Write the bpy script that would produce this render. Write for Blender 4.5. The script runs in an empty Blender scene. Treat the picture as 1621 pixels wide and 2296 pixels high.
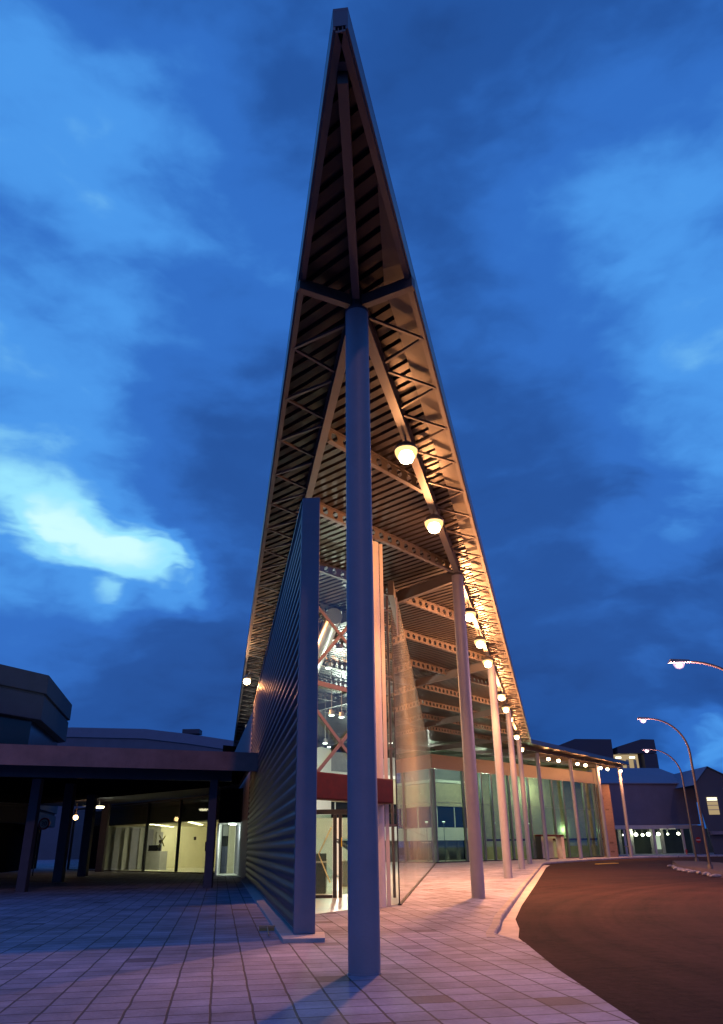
import bpy, bmesh, math, random
from mathutils import Vector, Matrix
random.seed(7)
SC = bpy.context.scene
COL = SC.collection
R = math.radians
V3 = Vector

# ------------------------------------------------------------------ camera
F, PITCH, ROLL = 1701.4, .4159, -.0130
cam = bpy.data.cameras.new('camera')
cam.sensor_fit = 'VERTICAL'; cam.sensor_height = 36.0; cam.sensor_width = 36.0
cam.lens = 36.0 * F / 2296.0
cam.clip_end = 3000; cam.clip_start = .05
cam_o = bpy.data.objects.new('camera', cam); COL.objects.link(cam_o)
fw = V3((0, math.cos(PITCH), math.sin(PITCH))); up = V3((0, -math.sin(PITCH), math.cos(PITCH))); rt = V3((1, 0, 0))
cr, sr = math.cos(ROLL), math.sin(ROLL)
Rv = rt * cr + up * sr; Uv = up * cr - rt * sr
m = Matrix((Rv, Uv, -fw)).transposed().to_4x4()
m.translation = V3((0, 0, 1.4))
cam_o.matrix_world = m
SC.camera = cam_o

# ------------------------------------------------------------------ world: a cloudy dusk sky
SC.view_settings.view_transform = 'Standard'
SC.view_settings.look = 'None'
SC.view_settings.exposure = 0.0
SC.view_settings.gamma = 1.0
SC.cycles.use_denoising = True
try: SC.cycles.denoiser = 'OPENIMAGEDENOISE'
except Exception: pass
SC.cycles.sample_clamp_indirect = 4.0
SC.cycles.max_bounces = 8
SC.cycles.transparent_max_bounces = 16
W = bpy.data.worlds.new('World'); SC.world = W; W.use_nodes = True
nt = W.node_tree; nt.nodes.clear()
def N(tree, typ, **kw):
    n = tree.nodes.new(typ)
    for k, v in kw.items(): setattr(n, k, v)
    return n
def math_n(tree, op, a, b=None, clamp=False):
    n = N(tree, 'ShaderNodeMath', operation=op); n.use_clamp = clamp
    for i, x in enumerate((a, b)):
        if x is None: continue
        if isinstance(x, (int, float)): n.inputs[i].default_value = x
        else: tree.links.new(x, n.inputs[i])
    return n.outputs[0]
L = nt.links.new
tc = N(nt, 'ShaderNodeTexCoord'); D = tc.outputs['Generated']
def noise(scale, detail, rough, vec, dist=0.0):
    n = N(nt, 'ShaderNodeTexNoise'); n.inputs['Scale'].default_value = scale; n.inputs['Detail'].default_value = detail
    n.inputs['Roughness'].default_value = rough; n.inputs['Distortion'].default_value = dist
    L(vec, n.inputs['Vector']); return n
mp = N(nt, 'ShaderNodeMapping'); mp.inputs['Scale'].default_value = (1.0, 1.0, 1.7); mp.inputs['Location'].default_value = (3.1, .7, 1.3)
L(D, mp.inputs['Vector'])
wrp = noise(5.0, 4, .55, mp.outputs[0])
sub = N(nt, 'ShaderNodeVectorMath', operation='SUBTRACT'); L(wrp.outputs['Color'], sub.inputs[0]); sub.inputs[1].default_value = (.5, .5, .5)
scl = N(nt, 'ShaderNodeVectorMath', operation='SCALE'); L(sub.outputs[0], scl.inputs[0]); scl.inputs['Scale'].default_value = .10
addv = N(nt, 'ShaderNodeVectorMath', operation='ADD'); L(D, addv.inputs[0]); L(scl.outputs[0], addv.inputs[1])
nrm = N(nt, 'ShaderNodeVectorMath', operation='NORMALIZE'); L(addv.outputs[0], nrm.inputs[0])
big = noise(3.6, 5, .5, mp.outputs[0], .25)
acc = math_n(nt, 'MULTIPLY', math_n(nt, 'SUBTRACT', big.outputs['Fac'], .5), .38)
acc = math_n(nt, 'ADD', acc, .458)
mp2 = N(nt, 'ShaderNodeMapping'); mp2.inputs['Rotation'].default_value = (0, R(24), 0); mp2.inputs['Scale'].default_value = (1.0, 1.0, 2.6); L(nrm.outputs[0], mp2.inputs['Vector'])
wn1 = noise(7.5, 4.5, .48, mp2.outputs[0], .0)
wisp = math_n(nt, 'MULTIPLY', math_n(nt, 'SUBTRACT', wn1.outputs['Fac'], .30), 3.3, True)
# broken and thick places of the cloud cover: direction, tightness, strength
CLOUDS = [((-.421, .831, .363), 900, 0.102), ((-.386, .851, .356), 900, 0.140), ((-.348, .870, .350), 900, 0.166), ((-.313, .883, .349), 900, 0.154), ((-.282, .895, .344), 900, 0.166),
          ((-.251, .910, .329), 1100, 0.160), ((-.227, .923, .310), 1300, 0.173), ((-.207, .934, .290), 1900, 0.140), ((-.310, .908, .282), 2600, 0.140), ((-.36, .835, .412), 160, .07), ((-.40, .82, .41), 30, .12), ((-.42, .80, .42), 110, .08), ((-.26, .66, .70), 34, .14), ((-.36, .58, .73), 30, .10), ((-.42, .76, .49), 60, .10),
          ((.38, .65, .65), 40, .12), ((.37, .78, .51), 60, .14), ((.37, .86, .345), 260, .10), ((.27, .71, .65), 60, .08),
          ((.40, .91, .10), 420, .32), ((-.19, .81, .56), 45, -.06), ((-.18, .87, .46), 90, -.05), ((.10, .62, .78), 20, -.05),
          ((.26, .95, .18), 30, -.15), ((-.1, .98, .14), 30, -.10), ((-.27, .95, .20), 70, -.09), ((.19, .83, .52), 60, -.08), ((-.38, .72, .58), 70, -.06), ((.0, .5, .86), 14, -.04),
          ((0, -1, .25), 1.1, .0), ((0, -.15, 1), 9, -.12)]  # last pair out of view; overhead patch added to dim skylight on the ground
for c, k, s in CLOUDS:
    cv = V3(c).normalized()
    dp = N(nt, 'ShaderNodeVectorMath', operation='DOT_PRODUCT'); L(nrm.outputs[0], dp.inputs[0]); dp.inputs[1].default_value = cv
    e = math_n(nt, 'EXPONENT', math_n(nt, 'MULTIPLY', math_n(nt, 'SUBTRACT', dp.outputs['Value'], 1.0), k))
    if k > 200: e = math_n(nt, 'MULTIPLY', e, wisp)
    acc = math_n(nt, 'ADD', acc, math_n(nt, 'MULTIPLY', e, s))
fine = noise(11.0, 6, .6, mp.outputs[0], .4)
acc = math_n(nt, 'ADD', acc, math_n(nt, 'MULTIPLY', math_n(nt, 'SUBTRACT', fine.outputs['Fac'], .5), .10))
acc = math_n(nt, 'ADD', acc, math_n(nt, 'MULTIPLY', math_n(nt, 'SUBTRACT', wn1.outputs['Fac'], .5), .30))
rmp = N(nt, 'ShaderNodeValToRGB'); L(acc, rmp.inputs[0])
cr_ = rmp.color_ramp; cr_.interpolation = 'EASE'
STOPS = [(.12, (.007, .036, .16)), (.34, (.015, .085, .34)), (.52, (.029, .155, .56)), (.68, (.068, .31, .82)), (.85, (.32, .78, 1.0)), (1.0, (.62, .98, 1.0))]
while len(cr_.elements) < len(STOPS): cr_.elements.new(.5)
for e, (p, c) in zip(cr_.elements, STOPS): e.position = p; e.color = (*c, 1)
sky = N(nt, 'ShaderNodeTexSky', sky_type='NISHITA'); sky.sun_disc = False
sky.sun_elevation = R(-3.0); sky.sun_rotation = R(190)
ad = N(nt, 'ShaderNodeMix', data_type='RGBA', blend_type='ADD'); ad.inputs['Factor'].default_value = .10
L(rmp.outputs[0], ad.inputs['A']); L(sky.outputs[0], ad.inputs['B'])
bg = N(nt, 'ShaderNodeBackground'); L(ad.outputs['Result'], bg.inputs['Color']); bg.inputs['Strength'].default_value = 1.0
wo = N(nt, 'ShaderNodeOutputWorld'); L(bg.outputs[0], wo.inputs[0])

# distant light: faint, warm, standing in for an unseen lamp behind the viewer
sun = bpy.data.lights.new('sun', 'SUN'); sun.energy = .20; sun.angle = R(2.0); sun.color = (1.0, .52, .46)
sun_o = bpy.data.objects.new('sun', sun); COL.objects.link(sun_o)
dv = V3((-.223, 1.0, -.60)).normalized()
sun_o.rotation_euler = dv.to_track_quat('-Z', 'Y').to_euler(); sun_o.location = (4, -20, 30)

SODIUM = (1.0, .38, .135)
MERC = (1.0, .46, .44)

# ------------------------------------------------------------------ materials
def mat(name, col, rough=.6, metal=0.0, var=.12, scale=3.0, bump=0.0, bscale=40.0, spec=.5, coat=0.0, rvar=.08):
    M = bpy.data.materials.new(name); M.use_nodes = True
    t = M.node_tree; b = t.nodes['Principled BSDF']
    b.inputs['Roughness'].default_value = rough; b.inputs['Metallic'].default_value = metal
    b.inputs['Specular IOR Level'].default_value = spec; b.inputs['Coat Weight'].default_value = coat
    tcn = N(t, 'ShaderNodeTexCoord')
    n = N(t, 'ShaderNodeTexNoise'); n.inputs['Scale'].default_value = scale; n.inputs['Detail'].default_value = 6; n.inputs['Roughness'].default_value = .65
    t.links.new(tcn.outputs['Object'], n.inputs['Vector'])
    r = N(t, 'ShaderNodeValToRGB'); r.color_ramp.elements[0].position = .3; r.color_ramp.elements[1].position = .7
    r.color_ramp.elements[0].color = (*[c * (1 - var) for c in col], 1); r.color_ramp.elements[1].color = (*[min(1, c * (1 + var)) for c in col], 1)
    t.links.new(n.outputs['Fac'], r.inputs[0]); t.links.new(r.outputs[0], b.inputs['Base Color'])
    rr = N(t, 'ShaderNodeMapRange'); rr.inputs['To Min'].default_value = max(.02, rough - rvar); rr.inputs['To Max'].default_value = min(1, rough + rvar)
    t.links.new(n.outputs['Fac'], rr.inputs[0]); t.links.new(rr.outputs[0], b.inputs['Roughness'])
    if bump:
        n2 = N(t, 'ShaderNodeTexNoise'); n2.inputs['Scale'].default_value = bscale; n2.inputs['Detail'].default_value = 4
        t.links.new(tcn.outputs['Object'], n2.inputs['Vector'])
        bp = N(t, 'ShaderNodeBump'); bp.inputs['Strength'].default_value = bump; bp.inputs['Distance'].default_value = .02
        t.links.new(n2.outputs['Fac'], bp.inputs['Height']); t.links.new(bp.outputs[0], b.inputs['Normal'])
    return M
def emis(name, col, s):
    M = bpy.data.materials.new(name); M.use_nodes = True; t = M.node_tree; t.nodes.clear()
    e = N(t, 'ShaderNodeEmission'); e.inputs[0].default_value = (*col, 1); e.inputs[1].default_value = s
    o = N(t, 'ShaderNodeOutputMaterial'); t.links.new(e.outputs[0], o.inputs[0])
    return M
def glass(name, tint, ior=1.5, rough=.0, dust=0.0):
    M = bpy.data.materials.new(name); M.use_nodes = True; t = M.node_tree; t.nodes.clear()
    a = N(t, 'ShaderNodeBsdfTransparent'); a.inputs[0].default_value = (*tint, 1)
    g = N(t, 'ShaderNodeBsdfGlossy'); g.inputs['Roughness'].default_value = rough; g.inputs['Color'].default_value = (1, 1, 1, 1)
    lw = N(t, 'ShaderNodeLayerWeight'); lw.inputs['Blend'].default_value = .5
    f5 = math_n(t, 'POWER', lw.outputs['Facing'], 5.0); fr = math_n(t, 'ADD', math_n(t, 'MULTIPLY', f5, .9), .045)
    mx = N(t, 'ShaderNodeMixShader'); o = N(t, 'ShaderNodeOutputMaterial')
    t.links.new(fr, mx.inputs[0]); t.links.new(a.outputs[0], mx.inputs[1]); t.links.new(g.outputs[0], mx.inputs[2]); t.links.new(mx.outputs[0], o.inputs[0])
    if dust:
        df = N(t, 'ShaderNodeBsdfDiffuse'); df.inputs[0].default_value = (.55, .52, .48, 1); tl = N(t, 'ShaderNodeBsdfTranslucent'); tl.inputs[0].default_value = (.5, .46, .42, 1)
        ms = N(t, 'ShaderNodeMixShader'); ms.inputs[0].default_value = .4; t.links.new(df.outputs[0], ms.inputs[1]); t.links.new(tl.outputs[0], ms.inputs[2])
        tcn = N(t, 'ShaderNodeTexCoord'); mpn = N(t, 'ShaderNodeMapping'); mpn.inputs['Scale'].default_value = (3, 3, .5); t.links.new(tcn.outputs['Object'], mpn.inputs['Vector'])
        nn = N(t, 'ShaderNodeTexNoise'); nn.inputs['Scale'].default_value = 1.3; nn.inputs['Detail'].default_value = 6; t.links.new(mpn.outputs[0], nn.inputs['Vector'])
        fac = math_n(t, 'MULTIPLY', nn.outputs['Fac'], dust * 2.0)
        m2 = N(t, 'ShaderNodeMixShader'); t.links.new(fac, m2.inputs[0]); t.links.new(mx.outputs[0], m2.inputs[1]); t.links.new(ms.outputs[0], m2.inputs[2]); t.links.new(m2.outputs[0], o.inputs[0])
    return M
def brick_mat(name, c1, c2, cm, bw, rh, mortar, rough, rot=(0, 0, 0), offset=0.0, bump=.3, stain=.35, vary=.0, spec=.4):
    M = bpy.data.materials.new(name); M.use_nodes = True
    t = M.node_tree; b = t.nodes['Principled BSDF']; lk = t.links.new
    tcn = N(t, 'ShaderNodeTexCoord'); mpn = N(t, 'ShaderNodeMapping'); mpn.inputs['Rotation'].default_value = rot
    lk(tcn.outputs['Object'], mpn.inputs['Vector'])
    # slightly wandering joints
    nw = N(t, 'ShaderNodeTexNoise'); nw.inputs['Scale'].default_value = 1.4; nw.inputs['Detail'].default_value = 3; lk(mpn.outputs[0], nw.inputs['Vector'])
    s1 = N(t, 'ShaderNodeVectorMath', operation='SUBTRACT'); s1.inputs[1].default_value = (.5, .5, .5); lk(nw.outputs['Color'], s1.inputs[0])
    s2 = N(t, 'ShaderNodeVectorMath', operation='SCALE'); s2.inputs['Scale'].default_value = vary; lk(s1.outputs[0], s2.inputs[0])
    s3 = N(t, 'ShaderNodeVectorMath', operation='ADD'); lk(mpn.outputs[0], s3.inputs[0]); lk(s2.outputs[0], s3.inputs[1])
    br = N(t, 'ShaderNodeTexBrick'); br.offset = offset; br.squash = 1.0
    br.inputs['Scale'].default_value = 1.0; br.inputs['Brick Width'].default_value = bw; br.inputs['Row Height'].default_value = rh
    br.inputs['Mortar Size'].default_value = mortar; br.inputs['Mortar Smooth'].default_value = .35; br.inputs['Bias'].default_value = -.25
    br.inputs['Color1'].default_value = (*c1, 1); br.inputs['Color2'].default_value = (*c2, 1); br.inputs['Mortar'].default_value = (*cm, 1)
    lk(s3.outputs[0], br.inputs['Vector'])
    # now and then one unit is much darker than its neighbours
    sx = N(t, 'ShaderNodeVectorMath', operation='DIVIDE'); lk(s3.outputs[0], sx.inputs[0]); sx.inputs[1].default_value = (bw, rh, 1e6)
    fl_ = N(t, 'ShaderNodeVectorMath', operation='FLOOR'); lk(sx.outputs[0], fl_.inputs[0])
    wn_ = N(t, 'ShaderNodeTexWhiteNoise', noise_dimensions='2D'); lk(fl_.outputs[0], wn_.inputs['Vector'])
    wr = N(t, 'ShaderNodeValToRGB'); wr.color_ramp.elements[0].position = .012; wr.color_ramp.elements[1].position = .03
    wr.color_ramp.elements[0].color = (.46, .41, .40, 1); wr.color_ramp.elements[1].color = (1, 1, 1, 1); lk(wn_.outputs['Value'], wr.inputs[0])
    m0 = N(t, 'ShaderNodeMix', data_type='RGBA', blend_type='MULTIPLY'); m0.inputs['Factor'].default_value = 1; lk(br.outputs['Color'], m0.inputs['A']); lk(wr.outputs[0], m0.inputs['B'])
    n = N(t, 'ShaderNodeTexNoise'); n.inputs['Scale'].default_value = .55; n.inputs['Detail'].default_value = 8; n.inputs['Roughness'].default_value = .7; lk(tcn.outputs['Object'], n.inputs['Vector'])
    r = N(t, 'ShaderNodeValToRGB'); r.color_ramp.elements[0].position = .34; r.color_ramp.elements[1].position = .62
    r.color_ramp.elements[0].color = (1 - stain,) * 3 + (1,); r.color_ramp.elements[1].color = (1, 1, 1, 1); lk(n.outputs['Fac'], r.inputs[0])
    n3 = N(t, 'ShaderNodeTexNoise'); n3.inputs['Scale'].default_value = 22; n3.inputs['Detail'].default_value = 5; lk(tcn.outputs['Object'], n3.inputs['Vector'])
    r3 = N(t, 'ShaderNodeMapRange'); r3.inputs['To Min'].default_value = .74; r3.inputs['To Max'].default_value = 1.2; lk(n3.outputs['Fac'], r3.inputs[0])
    m1 = N(t, 'ShaderNodeMix', data_type='RGBA', blend_type='MULTIPLY'); m1.inputs['Factor'].default_value = 1; lk(m0.outputs['Result'], m1.inputs['A']); lk(r.outputs[0], m1.inputs['B'])
    m2 = N(t, 'ShaderNodeMix', data_type='RGBA', blend_type='MULTIPLY'); m2.inputs['Factor'].default_value = 1; lk(m1.outputs['Result'], m2.inputs['A']); lk(r3.outputs[0], m2.inputs['B'])
    lk(m2.outputs['Result'], b.inputs['Base Color']); b.inputs['Roughness'].default_value = rough; b.inputs['Specular IOR Level'].default_value = spec
    hh = math_n(t, 'ADD', math_n(t, 'MULTIPLY', br.outputs['Fac'], -1.0), math_n(t, 'MULTIPLY', n3.outputs['Fac'], .5))
    bp = N(t, 'ShaderNodeBump'); bp.inputs['Strength'].default_value = bump; bp.inputs['Distance'].default_value = .02; lk(hh, bp.inputs['Height']); lk(bp.outputs[0], b.inputs['Normal'])
    return M

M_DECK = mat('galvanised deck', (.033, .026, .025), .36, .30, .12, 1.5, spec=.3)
M_STEEL = mat('painted steel', (.105, .088, .086), .5, 0, .08, 2.0)
M_FASCIA = mat('dark fascia sheet', (.10, .11, .14), .4, .3, .1, 2.0)
M_SOFFIT = mat('flat soffit sheet', (.075, .064, .06), .5, .1, .1, 1.2)
M_COLUMN = mat('grey column paint', (.22, .215, .27), .5, 0, .07, 2.5, .15, 30)
M_COLHEAD = mat('dark cast steel', (.05, .05, .07), .5, .2)
M_CORR = mat('silver corrugated sheet', (.075, .078, .11), .40, .45, .05, .3, rvar=.01)
M_FIN = mat('grey coated panel', (.19, .185, .235), .55, 0, .07, 2.0, .1, 60)
M_CONC = mat('pale concrete', (.32, .17, .16), .8, 0, .25, 1.2, .25, 18)
M_PLINTH = mat('plinth concrete', (.42, .39, .38), .8, 0, .12, 3, .2, 30)
M_PAINTCOL = mat('smooth painted concrete', (.52, .47, .45), .55, 0, .06, 2)
M_GLASS = glass('clear glazing', (.90, .96, .93))
M_GLASSW = glass('dusty clear glazing', (.88, .95, .92), dust=.14)
M_GLASSG = glass('green tinted glazing', (.62, .74, .66))
M_GLASSD = glass('dark glazing', (.42, .46, .45))
M_ALU = mat('grey blue aluminium', (.10, .13, .15), .4, .4, .06, 3)
M_DARK = mat('dark frame', (.025, .027, .03), .45, .1)
M_RED = mat('dark red timber panel', (.058, .008, .008), .6, 0, .25, 6, spec=.15)
M_REDST = mat('red oxide steel', (.125, .088, .074), .5, 0, .1, 4)
M_CLAD = mat('light ribbed cladding', (.22, .18, .15), .5, .1, .08, 4)
M_TAN = mat('tan wall panel', (.40, .34, .22), .6, 0, .15, 2.5)
M_DOORP = mat('beige portal board', (.52, .44, .34), .6, 0, .12, 2)
M_WHITE = mat('white wall paint', (.74, .74, .70), .6, 0, .04, 2)
M_CREAM = mat('cream wall paint', (.70, .64, .44), .6, 0, .05, 2)
M_FLOOR = mat('polished pale floor', (.58, .57, .53), .3, 0, .06, 2)
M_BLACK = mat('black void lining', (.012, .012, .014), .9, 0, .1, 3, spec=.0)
M_POST = mat('dark post paint', (.085, .075, .10), .7, spec=.2)
M_GREYP = mat('grey partition', (.30, .29, .28), .55, 0, .1, 3)
M_GREEN = mat('dark green cabinet', (.03, .07, .05), .4, 0, .1, 3)
M_TAPE = mat('tape', (.30, .27, .05), .6)
M_TAPEY = mat('pale yellow tape', (.62, .66, .30), .6)
M_OCT = mat('weathered precast concrete', (.05, .056, .075), .85, 0, .14, .8, .2, 10)
M_WINDK = mat('dark window band', (.010, .011, .014), .2, 0, .1, 1)
M_ROOFM = mat('zinc roof sheet', (.13, .17, .25), .7, 0, .08, .6)
M_ROOFN = mat('grey roof sheet', (.09, .11, .16), .7, 0, .1, .5)
M_RENDER = mat('grey violet render', (.115, .115, .165), .8, 0, .1, .8, .1, 20)
M_BEAMC = mat('pale lintel', (.46, .42, .40), .7, 0, .1, 2)
M_BLOCK = mat('dark cladding', (.04, .046, .072), .6, .1, .1, .5)
M_ASPH = None
M_POLE = mat('brown galvanised pole', (.10, .075, .065), .5, .4, .12, 3)
M_HOUS = mat('lamp housing', (.16, .15, .15), .45, .4)
M_SOIL = mat('red soil', (.055, .028, .02), .95, 0, .35, 2, .7, 8)
M_STONE = mat('pale edging stone', (.26, .23, .215), .9, 0, .3, 5, .5, 12)
M_KERB = None
M_GUT = mat('gutter concrete', (.44, .39, .35), .8, 0, .2, 2, .3, 18)
M_YEL = mat('yellow road paint', (.62, .38, .04), .7, 0, .2, 5)
M_VAN = mat('pale van paint', (.48, .52, .55), .3, .1, .03, 1, 0, 1, .5, .5)
M_TYRE = mat('tyre rubber', (.02, .02, .02), .9)
M_SIGNW = mat('sign white', (.62, .62, .62), .5)
M_SIGNR = mat('sign red', (.42, .03, .03), .5)
M_WOOD = mat('bare timber', (.42, .30, .17), .7, 0, .2, 8)
M_BRISTLE = mat('broom bristle', (.30, .25, .10), .9)
M_KERB = brick_mat('kerb stone', (.36, .33, .34), (.30, .275, .28), (.06, .055, .05), 1.0, 50.0, .02, .8, (0, 0, R(-76)), 0.0, .4, .4, 0)
M_PAVE = brick_mat('paving slabs', (.34, .335, .46), (.22, .214, .295), (.065, .062, .075), .395, .385, .014, .75, (0, 0, R(-10)), 0.0, .6, .55, .04)
M_BRICK = brick_mat('brown brick', (.20, .12, .10), (.16, .10, .085), (.24, .20, .18), .5, .16, .012, .8, (R(90), 0, 0), .5, .3, .2, 0)
E_SOD = emis('sodium lamp glass', (1.0, .72, .36), 34)
E_MERC = emis('street lamp glass', (1.0, .80, .84), 34)
def bowl(name, col, s, mix):
    M = bpy.data.materials.new(name); M.use_nodes = True; t = M.node_tree; t.nodes.clear()
    a = N(t, 'ShaderNodeBsdfTransparent'); e = N(t, 'ShaderNodeEmission'); e.inputs[0].default_value = (*col, 1); e.inputs[1].default_value = s
    mx = N(t, 'ShaderNodeMixShader'); mx.inputs[0].default_value = mix; o = N(t, 'ShaderNodeOutputMaterial')
    t.links.new(a.outputs[0], mx.inputs[1]); t.links.new(e.outputs[0], mx.inputs[2]); t.links.new(mx.outputs[0], o.inputs[0])
    return M
E_BOWL = bowl('sodium glass bowl', (1.0, .56, .20), 2.2, .6)
E_BOWLM = bowl('pink glass bowl', (1.0, .60, .80), 1.4, .45)
E_COOL = emis('cool lamp', (.9, 1.0, .88), 9)
E_WARM = emis('warm lamp', (1.0, .88, .55), 7)
E_TUBE = emis('fluorescent tube', (.96, 1.0, .72), 3)
E_GLOBE = emis('greenish globe', (.92, 1.0, .72), 7)
E_WINW = emis('lit window', (1.0, .74, .40), .42)
E_AMB = emis('amber lamp', (1.0, .6, .25), 12)

# asphalt
def asphalt():
    M = bpy.data.materials.new('worn asphalt'); M.use_nodes = True; t = M.node_tree; b = t.nodes['Principled BSDF']; lk = t.links.new
    tcn = N(t, 'ShaderNodeTexCoord')
    # wheel tracks follow the curve of the carriageway: rings about a point far to the right
    sep = N(t, 'ShaderNodeVectorMath', operation='DISTANCE'); lk(tcn.outputs['Object'], sep.inputs[0]); sep.inputs[1].default_value = (36, 12, 0)
    cmb = N(t, 'ShaderNodeCombineXYZ'); lk(sep.outputs['Value'], cmb.inputs[0])
    n1 = N(t, 'ShaderNodeTexNoise'); n1.inputs['Scale'].default_value = 1.1; n1.inputs['Detail'].default_value = 7; n1.inputs['Roughness'].default_value = .7; lk(cmb.outputs[0], n1.inputs['Vector'])
    n2 = N(t, 'ShaderNodeTexNoise'); n2.inputs['Scale'].default_value = .45; n2.inputs['Detail'].default_value = 8; n2.inputs['Roughness'].default_value = .7; lk(tcn.outputs['Object'], n2.inputs['Vector'])
    n3 = N(t, 'ShaderNodeTexNoise'); n3.inputs['Scale'].default_value = 60; n3.inputs['Detail'].default_value = 3; lk(tcn.outputs['Object'], n3.inputs['Vector'])
    n4 = N(t, 'ShaderNodeTexNoise'); n4.inputs['Scale'].default_value = 7; n4.inputs['Detail'].default_value = 8; n4.inputs['Roughness'].default_value = .75; lk(tcn.outputs['Object'], n4.inputs['Vector'])
    v = math_n(t, 'ADD', math_n(t, 'MULTIPLY', n1.outputs['Fac'], .40), math_n(t, 'ADD', math_n(t, 'MULTIPLY', n2.outputs['Fac'], .25), math_n(t, 'ADD', math_n(t, 'MULTIPLY', n4.outputs['Fac'], .30), math_n(t, 'MULTIPLY', n3.outputs['Fac'], .13))))
    r = N(t, 'ShaderNodeValToRGB'); r.color_ramp.elements[0].position = .42; r.color_ramp.elements[1].position = .68
    r.color_ramp.elements[0].color = (.005, .0026, .0023, 1); r.color_ramp.elements[1].color = (.060, .026, .022, 1); lk(v, r.inputs[0])
    lk(r.outputs[0], b.inputs['Base Color']); b.inputs['Roughness'].default_value = .92; b.inputs['Specular IOR Level'].default_value = .08
    bp = N(t, 'ShaderNodeBump'); bp.inputs['Strength'].default_value = .9; bp.inputs['Distance'].default_value = .03; lk(n4.outputs['Fac'], bp.inputs['Height']); lk(bp.outputs[0], b.inputs['Normal'])
    return M
M_ASPH = asphalt()

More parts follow.
